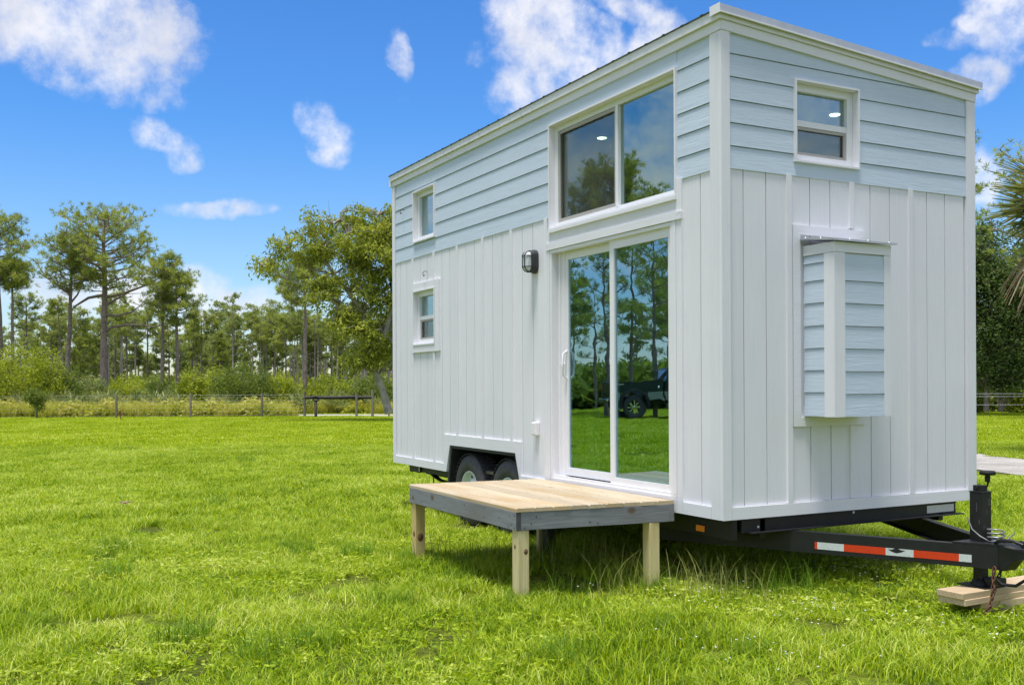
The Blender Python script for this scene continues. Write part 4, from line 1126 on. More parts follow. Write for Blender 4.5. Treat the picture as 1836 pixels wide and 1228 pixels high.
near_m = [blade_patch('grass_patch', .5, 1000, .02, .105, .0080, M['grass'], .9, 2, s) for s in range(5)]
mid_m = [blade_patch('grass_patch', 1.0, 2000, .03, .095, .014, M['grass'], .8, 2, 20 + s) for s in range(4)]
far_m = [blade_patch('grass_patch', 2.0, 2200, .03, .10, .042, M['grass_far'], .7, 1, 40 + s) for s in range(4)]
P = wedge_points(.40, 3.6, 11.5, -400, 2300, .9)
P = P[off_road(P, 1.3) & (pnoise(P, 1.9, 33) > .13)]
gn_scatter('lawn_grass', *finish_patch_points(P, .3, 1.6), near_m, label='short bright green lawn grass')
P = wedge_points(.75, 11, 26, -200, 2100); P = P[off_road(P, 1.5)]
gn_scatter('lawn_grass', *finish_patch_points(P, .4, 1.5), mid_m, label='short bright green lawn grass', seed=1)
P = wedge_points(1.4, 25, 75, -300, 2200)
rel = P - np.array([CAM.x, CAM.y]); dd = rel @ FDIR[:2]
P = P[off_road(P, 2.0) & (dd < 74)]
gn_scatter('lawn_grass', *finish_patch_points(P, .6, 1.2), far_m, label='short bright green lawn grass', seed=2)
# lawn on the camera's side of the house, seen mirrored in the glass
n = 44; gx, gy = np.meshgrid(np.arange(-n, n) * 1.5, np.arange(-n, n) * 1.5)
P = np.stack([gx.ravel(), gy.ravel()], 1) + (rng.random((gx.size, 2)) - .5); 
ok = (P[:, 1] < -1.5) & (P[:, 0] < 12) & (P[:, 1] > -60) & (P[:, 0] > -60)
rel = P - np.array([CAM.x, CAM.y]); uu = 918 + FPX * (rel @ RDIR[:2]) / np.maximum(rel @ FDIR[:2], .01); inview = ((rel @ FDIR[:2]) > 3) & (uu > -150)
P = P[ok & ~inview & (np.linalg.norm(rel, axis=1) > 2.5)]
gn_scatter('lawn_grass', *finish_patch_points(P, .6, 1.2), far_m, label='short bright green lawn grass', seed=4)

# taller blades: tufts on the lawn and a ragged fringe under the deck and house
tuft_m = [blade_patch('grass_tuft', .26, 130, .08, .20, .006, M['grass_tuft'], .75, 3, 60 + s) for s in range(3)]
def ground_at(u, v):
    d = FW + RT * ((u - 918) / FPX) - UPV * ((v - VC) / FPX); t = (G - CAM.z) / d.z; p = CAM + d * t; return p.x, p.y
T = [ground_at(*q) for q in ((205, 985), (180, 1000), (235, 990), (522, 985), (545, 995), (200, 1035), (470, 1180), (560, 1165), (1010, 1185), (330, 1150), (60, 1130), (700, 1090), (820, 1040), (640, 1000), (390, 905), (445, 830), (1350, 1175), (1180, 1130))]
P = np.array(T); P3 = np.concatenate([P, np.full((len(P), 1), G)], 1)
gn_scatter('tall_grass_tufts', P3, np.tile([1, 1, 1.], (len(P), 1)) * (.75 + .5 * rng.random((len(P), 1))), np.stack([0 * P[:, 0], 0 * P[:, 0], rng.random(len(P)) * 6], 1), tuft_m, label='darker tufts of taller grass')
fringe_m = [blade_patch('grass_fringe', .4, 42, .10, .34, .0055, M['grass_dry'] if s == 2 else M['grass_tuft'], .55, 3, 80 + s) for s in range(3)]
P = np.stack([rng.uniform(-2.6, .35, 95), rng.uniform(-1.25, 1.5, 95)], 1)
P = P[(P[:, 1] < .55 + .55 * np.maximum(P[:, 0] + .3, 0)) & ((P[:, 0] < -.45) | (P[:, 1] > -.15))]
P3 = np.concatenate([P, np.full((len(P), 1), G)], 1)
gn_scatter('tall_grass_fringe', P3, np.ones((len(P), 3)) * (.55 + .6 * rng.random((len(P), 1))), np.stack([0 * P[:, 0], 0 * P[:, 0], rng.random(len(P)) * 6], 1), fringe_m, label='ragged tall grass under the deck and trailer tongue')
# straw and withered blades lying in the lawn
straw_m = [blade_patch('straw', .5, 26, .02, .05, .0055, M['grass_dry'], 2.6, 2, 70 + s) for s in range(3)]
P = wedge_points(.55, 3.6, 11, -300, 2300, .9); P = P[pnoise(P, .8, 51) > .45]
gn_scatter('withered_blades', *finish_patch_points(P, .7, 1.4), straw_m, label='withered pale blades scattered in the lawn', seed=8)
# tufts left standing against the deck posts
P = np.array([(px + rng.normal(0, .07), py + rng.normal(0, .07)) for px, py in ((-2.64, -1.22), (-.73, -1.23), (-.60, -.19), (-2.45, -.15)) for _ in range(9)])
gn_scatter('tall_grass_at_posts', np.concatenate([P, np.full((len(P), 1), G)], 1), np.ones((len(P), 3)) * (.35 + .35 * rng.random((len(P), 1))), np.stack([0 * P[:, 0], 0 * P[:, 0], rng.random(len(P)) * 6], 1), tuft_m, label='taller grass left round the deck posts')
# tiny white flowers near the tongue
n = 420; P = np.stack([rng.uniform(-.6, 1.9, n), rng.uniform(-1.2, 2.6, n)], 1); nz = pnoise(P, 1.3, 9); P = P[nz > .45]
n = len(P); c3 = np.concatenate([P, G + .05 + .06 * rng.random((n, 1))], 1); V = []; Q = []
V_, Q_ = leaf_quads(np.repeat(c3, 4, 0), np.tile(np.array([[1, 0, .3], [-1, 0, .3], [0, 1, .3], [0, -1, .3]]), (n, 1)), .009, .008)
me = quads_mesh('white_clover_flowers', V_, Q_, M['flower']); o = link_mesh('white_clover_flowers', me); o['kind'] = 'stuff'; o['label'] = 'tiny white flowers in the lawn by the trailer tongue'
# broad low weeds mixed in the foreground lawn
def weed_patch(seed):
    r = np.random.default_rng(seed); n = 60; c_ = np.zeros((n, 3)); c_[:, :2] = (r.random((n, 2)) - .5) * .5; c_[:, 2] = .02 + .045 * r.random(n)
    Pq = np.repeat(c_, 4, 0); Dq = r.normal(size=(len(Pq), 3)); Dq[:, 2] = np.abs(Dq[:, 2]) * .25
    V_, Q_ = leaf_quads(Pq, Dq, .02 + .02 * r.random(len(Pq)), .008 + .008 * r.random(len(Pq)), r)
    return quads_mesh('weed_patch', V_, Q_, M['grass'], r.random(len(Q_)) * .6 + .4)
weed_m = [weed_patch(s) for s in range(4)]
P = wedge_points(.5, 3.6, 10, -300, 2200, .9); P = P[pnoise(P, .9, 21) > .48]
gn_scatter('lawn_weeds', *finish_patch_points(P, .8, 1.5), weed_m, label='low broad-leaved weeds in the lawn')

# ================================================================== TREES AND SHRUBS
def needle_clumps(cent, dirs, nper, L, Wd, r, up=.35):
    Pq = np.repeat(cent, nper, 0); Dq = np.repeat(unit(dirs), nper, 0) * .7 + r.normal(size=(len(Pq), 3)) * .75 + np.array([0, 0, up])
    Ls = L * (.6 + .6 * r.random(len(Pq)))
    return leaf_quads(Pq, Dq, Ls, Wd, r, .5)

def pine_parts(H, R, cb, seed, nbr=26, clump=4, nper=24, L=.30, Wd=.022, r0=None, lean=(0, 0), limbs=(), flat=.55, bare=3, trunk_mat='bark', mat='pine', umbrella=True):
    r = np.random.default_rng(seed); r0 = r0 or H * .013
    k = 9; t = np.linspace(0, 1, k); wob_ = np.cumsum(r.normal(0, .012 * H, (k, 2)), 0) * .35
    TP = np.zeros((k, 3)); TP[:, 2] = t * H * .97; TP[:, 0] = lean[0] * t ** 1.5 + wob_[:, 0] * t; TP[:, 1] = lean[1] * t ** 1.5 + wob_[:, 1] * t
    TR = r0 * (1 - .72 * t ** 1.2); TR[0] *= 1.12
    segs = [(TP, TR)]; cent = []; dirs = []
    def tpt(z):
        return np.array([np.interp(z, TP[:, 2], TP[:, 0]), np.interp(z, TP[:, 2], TP[:, 1]), z])
    az0 = r.random() * 6.28
    for i in range(nbr):
        q = (i + r.random()) / nbr; z = H * (cb + (.96 - cb) * q); az = az0 + i * 2.4 + r.normal(0, .4)
        if umbrella: rad = R * (math.sqrt(max(.05, 1 - (q * .96) ** 2)) if q > .25 else (.62 + q * 1.3)) * (.55 + .5 * r.random())
        else: rad = R * (1.05 - q) * (.7 + .4 * r.random())
        dh = np.array([math.cos(az), math.sin(az), 0]); rise = rad * (.18 + .55 * q) * (1 if umbrella else .4)
        p0 = tpt(z); m_ = 6; tt = np.linspace(0, 1, m_)
        side = np.array([-dh[1], dh[0], 0]) * r.normal(0, .12) * rad
        B = p0 + dh * rad * tt[:, None] + side * (np.sin(tt * 3.1))[:, None] + ZD * (rise * tt ** 1.3)[:, None] + r.normal(0, .03 * rad, (m_, 3)) * tt[:, None]
        br = max(.018, r0 * .34 * rad / R) * (1 - .75 * tt); segs.append((B, br))
        ns = int(4 + 5 * rad / max(R, .1))
        for s in range(ns):
            ts = .3 + .7 * (s + r.random()) / ns; b0 = np.array([np.interp(ts, tt, B[:, c]) for c in range(3)])
            off = dh * r.uniform(.1, .5) + np.array([-dh[1], dh[0], 0]) * r.normal(0, .55) + ZD * r.uniform(.0, .55)
            off *= (.45 + .30 * R) * .5; e = b0 + off
            mid = (b0 + e) / 2 + r.normal(0, .08, 3)
            segs.append((np.array([b0, mid, e]), np.array([.022, .016, .01]) * (1 + R * .1)))
            for c_ in range(clump):
                cc = e + r.normal(0, .14 + .03 * R, 3) * np.array([1, 1, flat]); cent.append(cc); dirs.append(off / np.linalg.norm(off) + ZD * .5)
    for i in range(bare):                      # dead stubs below the crown
        z = H * cb * r.uniform(.55, .98); az = r.random() * 6.28; dh = np.array([math.cos(az), math.sin(az), .25]); l = r.uniform(.3, 1.0)
        p0 = tpt(z); segs.append((np.array([p0, p0 + dh * l * .5, p0 + dh * l + ZD * .05]), np.array([.03, .02, .008])))
    for (hz_, vec, tips) in limbs:             # given limbs: start height, list of points in local coordinates
        p0 = tpt(hz_); B = np.array([p0] + [p0 + np.array(v) for v in vec]); kk = len(B)
        segs.append((B, np.linspace(r0 * .42, .03, kk)))
        for (ti, n_) in tips:
            b0 = B[ti]
            for s in range(n_):
                e = b0 + r.normal(0, .5, 3) * np.array([1, 1, .5]) + ZD * .35; segs.append((np.array([b0, (b0 + e) / 2 + r.normal(0, .05, 3), e]), np.array([.03, .02, .01])))
                for c_ in range(clump): cent.append(e + r.normal(0, .22, 3) * np.array([1, 1, flat])); dirs.append(e - b0 + ZD * .3)
    tv, tq = tubes_np(segs, 6)
    cv, cq = needle_clumps(np.array(cent), np.array(dirs), nper, L, Wd, r)
    tm = quads_mesh('trunk', tv, tq, M[trunk_mat]); tm.polygons.foreach_set('use_smooth', [True] * len(tm.polygons))
    cm = quads_mesh('crown', cv, cq, M[mat], np.repeat(r.random(len(cent)), nper) * .7 + r.random(len(cv) // 4) * .3)
    return tm, cm

def place_tree(name, xy, meshes, label, cat, group, rz=0, s=1.0, zs=None):
    e = empty(name, (xy[0], xy[1], G), label, cat, group, rz); e.scale = (s, s, zs or s)
    link_mesh('trunk', meshes[0], e); link_mesh('crown', meshes[1], e)
    return e
PG = 'pine trees beyond the fence'
def r3(a, b=0, c=0): return tuple(RDIR * a + FDIR * b + ZD * c)      # vector: a to the right, b away, c up

# the big umbrella pine and its close neighbours
d = 68
m_ = pine_parts(hz(381, d) - G, 3.9, .60, 101, nbr=44, clump=5, nper=22, r0=.29, L=.31, Wd=.024, bare=2,
                limbs=[(hz(592, d) - G, [r3(.5, 0, .35), r3(1.6, 0, .5), r3(2.6, .2, .45), r3(3.3, .2, .35), r3(4.0, .1, .55)], []),
                       (hz(560, d) - G, [r3(.8, 0, -.1), r3(1.7, .3, .15), r3(2.3, .3, .6)], [(3, 2)]),
                       (hz(530, d) - G, [r3(1.2, 0, .25), r3(2.6, 0, .75), r3(3.7, 0, 1.3)], [(3, 4)]),
                       (hz(525, d) - G, [r3(-1.1, 0, -.2), r3(-2.0, 0, -.75), r3(-2.4, 0, -1.2)], []),
                       (hz(545, d) - G, [r3(.6, .5, .5), r3(1.2, .9, .9)], [(2, 3)])])
place_tree('pine_tree', at(187, d), m_, 'largest umbrella-crowned pine, thick dark trunk right of the leftmost fence posts', 'pine tree', PG)
m_ = pine_parts(hz(415, d) - G, 2.0, .66, 102, nbr=26, clump=4, r0=.19, lean=tuple(RDIR[:2] * .25), bare=2,
                limbs=[(hz(525, d) - G, [r3(-.8, 0, .6), r3(-1.7, 0, 1.25), r3(-2.2, 0, 2.1)], [(2, 2), (3, 4)]), (hz(540, d) - G, [r3(.5, 0, .6), r3(.9, 0, 1.5)], [(2, 4)])])
place_tree('pine_tree', at(120, d), m_, 'forked pine with a small round crown just left of the largest umbrella pine', 'pine tree', PG)
d = 60
m_ = pine_parts(hz(378, d) - G, 2.1, .62, 103, nbr=30, clump=4, r0=.2)
place_tree('pine_tree', at(3, d), m_, 'tall dense pine cut off by the left edge of the photo', 'pine tree', PG)
m_ = pine_parts(hz(462, d) - G, 1.15, .78, 104, nbr=14, clump=4, r0=.13)
place_tree('pine_tree', at(23, d), m_, 'slimmer pine right beside the tall pine at the left edge', 'pine tree', PG)
d = 66
m_ = pine_parts(hz(455, d) - G, 2.0, .62, 105, nbr=24, clump=4, r0=.14)
place_tree('pine_tree', at(290, d), m_, 'straight slim pine to the right of the largest umbrella pine', 'pine tree', PG)
m_ = pine_parts(hz(487, d) - G, 1.75, .60, 106, nbr=24, clump=4, r0=.15)
place_tree('pine_tree', at(319, d), m_, 'round-crowned pine at the right end of the cluster round the largest pine', 'pine tree', PG)
d = 58
m_ = pine_parts(hz(470, d) - G, 2.0, .70, 107, nbr=20, clump=5, r0=.15)
place_tree('pine_tree', at(547, d), m_, 'thick dark pine trunk rising behind the left gate post into the leafy tree', 'pine tree', PG)
# smaller pines: a few shared shapes, each tree its own object
VAR = [pine_parts(8.5, 1.15, .66, 201, 14, 3, 22, L=.28, Wd=.026, r0=.10), pine_parts(9, 1.3, .72, 202, 12, 3, 22, L=.28, Wd=.026, r0=.11),
       pine_parts(7, .95, .55, 203, 14, 3, 22, L=.28, Wd=.026, r0=.09), pine_parts(6.5, 1.0, .22, 204, 22, 3, 22, L=.28, Wd=.026, r0=.07, umbrella=False),
       pine_parts(9.5, .8, .82, 205, 9, 3, 22, L=.28, Wd=.026, r0=.09)]
VH = [8.5, 9, 7, 6.5, 9.5]
SM = [(47, 522, 76, 0, 'small open pine between the left-edge pines and the forked pine'),
      (96, 560, 82, 2, 'short thin pine behind the forked pine, on its left'),
      (112, 530, 78, 4, 'very thin pine tight against the left of the forked pine trunk'),
      (143, 548, 80, 3, 'dark conical young pine between the forked pine and the largest pine'),
      (155, 575, 84, 3, 'short pine just left of the largest pine trunk'),
      (207, 518, 88, 1, 'mid-sized pine showing through right behind the largest pine trunk'),
      (228, 545, 86, 0, 'thin pine under the lowest right limb of the largest pine'),
      (243, 560, 90, 4, 'bare-stemmed pine beneath the right side of the umbrella crown'),
      (264, 548, 90, 0, 'thin pine immediately left of the straight slim pine'),
      (304, 565, 90, 2, 'low pine between the straight slim pine and the round-crowned one'),
      (345, 575, 88, 2, 'small pine right beside the round-crowned pine'),
      (361, 556, 86, 0, 'slim open-topped pine standing in the gap right of the pine cluster'),
      (381, 562, 86, 4, 'lone thin pine with a tuft top in the gap above the second bush'),
      (399, 590, 84, 3, 'short bushy-topped pine above the round bush behind the third fence post'),
      (419, 561, 86, 4, 'thin tuft-topped pine above the wide dark bush'),
      (447, 558, 86, 4, 'thin pine with sparse top above the right part of the wide bush'),
      (468, 575, 84, 1, 'sparse pine above the fourth fence post'),
      (494, 555, 82, 0, 'thin pine at the far left tip of the leafy tree branch'),
      (512, 560, 80, 2, 'pine left of the gate post with a dense small crown'),
      (527, 575, 84, 4, 'thin pine left of the thick dark trunk by the gate'),
      (565, 560, 80, 1, 'slender pine trunk above the black gate support'),
      (576, 575, 88, 4, 'pair-like slender trunk right of the gate support'),
      (594, 580, 84, 1, 'slender pine behind the middle of the gate rail'),
      (612, 600, 88, 4, 'thin pale trunk behind the gate rail, right of centre'),
      (636, 560, 76, 1, 'dark pine trunk above the right gate support'),
      (651, 565, 78, 0, 'dark pine trunk between the two right gate posts'),
      (667, 580, 84, 1, 'pine trunk directly behind the right gate post'),
      (681, 570, 80, 4, 'pine trunk nearest the house, behind the leaning leafy tree')]
for i, (u, v, d, k, lab) in enumerate(SM):
    h = hz(v, d) - G; place_tree('pine_tree', at(u, d), VAR[k], lab, 'pine tree', PG, rz=i * 1.7, s=h / VH[k])

# distant pine woods as one mass (also behind the house and round the field)
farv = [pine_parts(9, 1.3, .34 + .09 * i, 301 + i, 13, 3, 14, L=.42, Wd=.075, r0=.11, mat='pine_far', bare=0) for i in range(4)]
def merged(ms):
    A = []; 
    me = bpy.data.meshes.new('wood_piece')
    import bmesh
    bm = bmesh.new(); bm.from_mesh(ms[0]); nf = len(bm.faces); bm.from_mesh(ms[1])
    bm.faces.ensure_lookup_table()
    for i, f in enumerate(bm.faces): f.material_index = 0 if i < nf else 1
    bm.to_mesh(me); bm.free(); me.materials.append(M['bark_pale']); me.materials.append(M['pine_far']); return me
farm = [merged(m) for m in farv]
P = []
for i in range(420):
    P.append(at(rng.uniform(-250, 2200), rng.uniform(92, 150)))
P = np.array(P)
sc = np.repeat((.48 + .34 * rng.random(len(P)))[:, None], 3, 1)
gn_scatter('distant_pine_woods', np.concatenate([P, np.full((len(P), 1), G)], 1), sc, np.stack([0 * P[:, 0], 0 * P[:, 0], rng.random(len(P)) * 6.28], 1), farm, label='pale distant pine woods beyond the field')
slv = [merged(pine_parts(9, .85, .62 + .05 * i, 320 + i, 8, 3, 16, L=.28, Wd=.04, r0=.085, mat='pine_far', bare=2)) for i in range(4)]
P = np.array([at(rng.uniform(340, 780) if i < 90 else rng.uniform(-40, 340), rng.uniform(80, 108)) for i in range(125)])
sc = (.62 + .42 * rng.random(len(P)))[:, None] * np.array([[1, 1, 1.]])
gn_scatter('distant_slender_pines', np.concatenate([P, np.full((len(P), 1), G)], 1), sc, np.stack([0 * P[:, 0], 0 * P[:, 0], rng.random(len(P)) * 6.28], 1), slv, label='row of distant slender pine trunks with thin crowns', seed=5)
# the same woods continue round the field behind the camera
P = []
for i in range(420):
    a = rng.uniform(0, 2 * math.pi); rr2 = rng.uniform(88, 130); x, y = CAM.x + rr2 * math.cos(a), CAM.y + rr2 * math.sin(a)
    if (x - CAM.x) * FW.x + (y - CAM.y) * FW.y > 60: continue
    P.append((x, y))
P = np.array(P); sc = np.repeat((1.0 + .6 * rng.random(len(P)))[:, None], 3, 1)
gn_scatter('surrounding_pine_woods', np.concatenate([P, np.full((len(P), 1), G)], 1), sc, np.stack([0 * P[:, 0], 0 * P[:, 0], rng.random(len(P)) * 6.28], 1), farm, label='pine woods around the other side of the field')

def leafy(blobs, nclus, nleaf, L, Wd, seed, droop=0, limbs=(), mat='leaf', bark='bark_pale', r0=.14, twig=True, spread=.28, shell=.55, clumps=0):
    """tree or shrub: blobs = [(centre vector, radii (right, away, up))], limbs = polylines with radii; leaves in clusters at twig ends"""
    r = np.random.default_rng(seed)
    if clumps:
        v0 = np.array([b[1][0] * b[1][1] * b[1][2] for b in blobs]) ** .6; v0 /= v0.sum(); nb_ = []
        for i in r.choice(len(blobs), clumps, p=v0):
            c_, (ra, rb, rc) = blobs[i]; q = unit(r.normal(size=(1, 3)))[0] * r.random() ** .45; k_ = r.uniform(.30, .62)
            nb_.append((np.array(c_) + RDIR * q[0] * ra + FDIR * q[1] * rb + ZD * q[2] * rc, (k_ * 1.2, k_ * 1.2, k_ * .8)))
        blobs = nb_
    vol = np.array([b[1][0] * b[1][1] * b[1][2] for b in blobs]); vol = vol ** .62; vol /= vol.sum()
    ids = r.choice(len(blobs), nclus, p=vol); C_ = []; 
    for i in ids:
        c_, (ra, rb, rc) = blobs[i]; q = unit(r.normal(size=(1, 3)))[0] * (shell + (1 - shell) * r.random()) ** .8
        q *= 1 + .26 * math.sin(q[0] * 7 + i) * math.cos(q[2] * 6 + 2 * i)
        C_.append(np.array(c_) + RDIR * q[0] * ra + FDIR * q[1] * rb + ZD * q[2] * rc)
    C_ = np.array(C_); C_ = C_[C_[:, 2] > .08]
    segs = [(np.array(P_), np.array(R_)) for P_, R_ in limbs]
    if twig and limbs:
        LP = np.concatenate([np.array(P_) for P_, R_ in limbs])
        for c_ in C_[:: 2]:
            dd_ = LP - c_; j = np.argmin((dd_ ** 2).sum(1) + (dd_[:, 2] > 0) * 1.0); p0 = LP[j]
            mid = (p0 + c_) / 2 + ZD * .12 * np.linalg.norm(c_ - p0) + r.normal(0, .06, 3)
            segs.append((np.array([p0, mid, c_]), np.array([.028, .016, .006])))
    Pq = np.repeat(C_, nleaf, 0) + r.normal(0, spread, (len(C_) * nleaf, 3))
    Dq = r.normal(size=(len(Pq), 3)); Dq[:, 2] = Dq[:, 2] * .6 + (.25 if not droop else -droop)
    V_, Q_ = leaf_quads(Pq, Dq, L * (.7 + .6 * r.random(len(Pq))), Wd * (.7 + .6 * r.random(len(Pq))), r)
    cm = quads_mesh('crown', V_, Q_, M[mat], np.repeat(r.random(len(C_)), nleaf) * .6 + r.random(len(Pq)) * .4)
    if not segs: segs = [(np.array([[0, 0, 0], [0, 0, .3]]), np.array([.05, .03]))]
    tv, tq = tubes_np(segs, 6); tm = quads_mesh('trunk', tv, tq, M[bark]); tm.polygons.foreach_set('use_smooth', [True] * len(tm.polygons))
    return tm, cm
def V3(a, b, c): return RDIR * a + FDIR * b + ZD * c

# large leafy tree leaning left at the corner of the house; base at photo column 690
d = 43.0; s_ = d / FPX; bx, by = at(693, d)
def q_(u, v, dep=0): return V3((u - 693) * s_, dep, hz(v, d) - G)
LB = [(q_(655, 470), (1.75, 1.6, 1.75)), (q_(600, 445), (1.5, 1.5, 1.15)), (q_(545, 440), (1.2, 1.2, .95)), (q_(505, 470), (.9, .9, .5)), (q_(470, 472), (.6, .6, .22)),
      (q_(700, 420), (1.5, 1.6, 1.2)), (q_(760, 480), (1.8, 1.6, 1.9)), (q_(590, 520), (1.3, 1.2, .9)), (q_(655, 590), (1.3, 1.2, 1.0)), (q_(620, 560), (.9, .9, .7)),
      (q_(720, 600), (1.5, 1.3, 1.3)), (q_(560, 395), (.7, .8, .5)), (q_(630, 385), (1.0, 1.0, .45)), (q_(540, 520), (.8, .8, .45)), (q_(685, 640), (.55, .6, .5)), (q_(590, 368), (.2, .2, .35)), (q_(700, 560), (1.3, 1.2, 1.2)), (q_(650, 640), (.8, .8, .5)), (q_(690, 500), (1.5, 1.3, 1.3)), (q_(690, 410), (1.1, 1.2, .9)), (q_(665, 400), (.9, .9, .6))]
LL = [([q_(697, 740), q_(688, 705), q_(676, 672), q_(662, 640), q_(664, 600), q_(650, 560), q_(628, 525), q_(600, 490), q_(575, 455), q_(560, 420)], [.19, .16, .15, .14, .13, .12, .10, .07, .05, .02]),
      ([q_(662, 640), q_(690, 600), q_(705, 550), q_(700, 490), q_(690, 430), q_(680, 385)], [.13, .11, .10, .08, .05, .02]),
      ([q_(650, 560), q_(610, 545), q_(565, 520), q_(520, 500), q_(478, 480), q_(440, 478)], [.09, .07, .05, .04, .025, .008]),
      ([q_(628, 525), q_(640, 470), q_(625, 420), q_(612, 380)], [.08, .06, .04, .02]),
      ([q_(600, 490), q_(555, 480), q_(520, 450), q_(500, 440)], [.06, .045, .03, .015]),
      ([q_(705, 550), q_(750, 520), q_(780, 470)], [.09, .07, .03]), ([q_(664, 600), q_(700, 610), q_(735, 600)], [.07, .05, .03]),
      ([q_(600, 400), q_(592, 380), q_(591, 358)], [.02, .014, .006])]
m_ = leafy(LB, 2700, 12, .20, .062, 401, droop=.9, limbs=LL, mat='leaf', spread=.12, shell=.35, clumps=112)
place_tree('leafy_tree', (bx, by), m_, 'big yellow-green leafy tree with drooping leaves beside the left wall of the house', 'tree', None)

BG = 'bushes beyond the fence'
def bush(u, v, d, w, lab, seed, mat='bush', n=420, blobs=None, name='bush', L=.15):
    h = hz(v, d) - G; w2 = w * d / FPX / 2
    B = blobs or [(V3(0, 0, h * .5), (w2 * .8, w2 * .8, h * .48)), (V3(-w2 * .5, 0, h * .38), (w2 * .5, w2 * .5, h * .38)), (V3(w2 * .5, .2, h * .40), (w2 * .5, w2 * .5, h * .36)), (V3(w2 * .1, -.3, h * .3), (w2 * .8, w2 * .6, h * .32))]
    lm = [([V3(0, 0, 0), V3(a * w2 * .4, b * w2 * .3, h * .45), V3(a * w2 * .6, b * w2 * .5, h * .8)], [.06, .04, .02]) for a, b in ((-1, .4), (.2, -1), (1, .5), (.1, .9))]
    m_ = leafy(B, n, 14, L, L * .42, seed, limbs=lm, mat=mat, spread=.16, shell=.55, twig=False)
    place_tree(name, at(u, d), m_, lab, 'bush', BG)
bush(45, 607, 57, 150, 'largest rounded olive-green bush at the left edge, behind the fence', 501, 'bush', 1100)
bush(105, 645, 58, 80, 'dark lower bush leaning against the right side of the largest bush', 502, 'bush_dark', 500)
bush(-10, 590, 60, 60, 'dark leafy bush top poking up at the left edge above the largest bush', 503, 'bush_dark', 300)
bush(345, 655, 58, 52, 'compact bright green bush behind the third fence post', 504, 'bush', 420)
bush(435, 645, 57, 115, 'wide dark olive bush behind the fence, left of the fourth fence post', 505, 'bush_dark', 800)
bush(500, 668, 58, 60, 'yellow-green bush between the fourth fence post and the gate', 506, 'bush', 380)
bush(385, 655, 60, 45, 'light green bush between the compact bright bush and the wide dark bush', 511, 'bush', 300)
bush(590, 672, 58, 110, 'low green bush behind the left half of the gate rail', 507, 'bush', 600)
bush(670, 668, 56, 90, 'dark green bush behind the right end of the gate', 508, 'bush_dark', 500)
bush(235, 665, 62, 90, 'low pale green bush right of the largest pine trunk', 509, 'bush', 450)
bush(160, 668, 61, 70, 'low green bush in front of the largest pine trunk', 510, 'palmetto', 400)
bush(285, 668, 60, 60, 'low bush beneath the straight slim pine', 512, 'bush_dark', 350)

# saw palmetto undergrowth: fans, instanced (nobody could count it)
def fan_mesh(seed, n=16, L=.7, mat='palmetto', rays=9):
    r = np.random.default_rng(seed); Pq = []; Dq = []; Lq = []; segs = []
    for i in range(n):
        az = r.random() * 6.28; el = r.uniform(.5, 1.35); st = np.array([math.cos(az) * math.cos(el), math.sin(az) * math.cos(el), math.sin(el)]) * r.uniform(.5, 1.0) * L * 1.2
        segs.append((np.array([[0, 0, 0], st * .5 + [0, 0, .04], st]), np.array([.012, .010, .006])))
        fw = unit(st[None])[0]; a = np.cross(fw, [0, 0, 1.]); a /= max(np.linalg.norm(a), .1); nrm = np.cross(a, fw)
        for k in range(rays):
            th = (k / (rays - 1) - .5) * 3.3; dv_ = fw * math.cos(th) + a * math.sin(th) - ZD * .1 * abs(th); Pq.append(st); Dq.append(dv_); Lq.append(L * r.uniform(.55, .8))
    V_, Q_ = leaf_quads(np.array(Pq), np.array(Dq), np.array(Lq), .05, r, .5); tv, tq = tubes_np(segs, 3)
    V2 = np.concatenate([V_, tv]); Q2 = np.concatenate([Q_, tq + len(V_)]); return quads_mesh('palmetto_clump', V2, Q2, M[mat])
fans = [fan_mesh(s) for s in range(4)]
P = []
for i in range(1500):
    P.append(at(rng.uniform(-260, 2250), rng.uniform(54.5, 78)))
P = np.array(P); sc = np.repeat((.65 + .75 * rng.random(len(P)))[:, None], 3, 1)
gn_scatter('palmetto_undergrowth', np.concatenate([P, np.full((len(P), 1), G)], 1), sc, np.stack([0 * P[:, 0], 0 * P[:, 0], rng.random(len(P)) * 6.28], 1), fans, label='saw palmetto undergrowth below the pines')
# leafy scrub between the palmettos
def scrub_mesh(seed, mat):
    r = np.random.default_rng(seed); n = 420; q = unit(r.normal(size=(n, 3))) * (r.random((n, 1)) ** .4) * np.array([1.0, 1.0, .75]); q[:, 2] = np.abs(q[:, 2]) + .1
    q *= 1 + .25 * np.sin(q[:, :1] * 5 + seed); V_, Q_ = leaf_quads(q, r.normal(size=(n, 3)) + [0, 0, .4], .22, .10, r)
    cl = np.clip(.5 + .3 * np.sin(q[:, 0] * 4 + seed) + r.normal(0, .2, n), 0, 1); return quads_mesh('scrub_clump', V_, Q_, M[mat], cl)
scr = [scrub_mesh(1, 'bush'), scrub_mesh(2, 'bush_dark'), scrub_mesh(3, 'bush'), scrub_mesh(4, 'palmetto'), scrub_mesh(5, 'bush_dark')]
DQ = 58 + 70 * rng.random(2300) ** 1.1
P = np.array([at(rng.uniform(-280, 2300), q) for q in DQ])
sc = ((.85 + (DQ - 58) * .022) * (.6 + .8 * rng.random(len(P))))[:, None] * np.array([[1.1, 1.1, 1.15]])
gn_scatter('scrub_undergrowth', np.concatenate([P, np.full((len(P), 1), G)], 1), sc, np.stack([0 * P[:, 0], 0 * P[:, 0], rng.random(len(P)) * 6.28], 1), scr, label='mixed scrub at the edge of the pine woods')
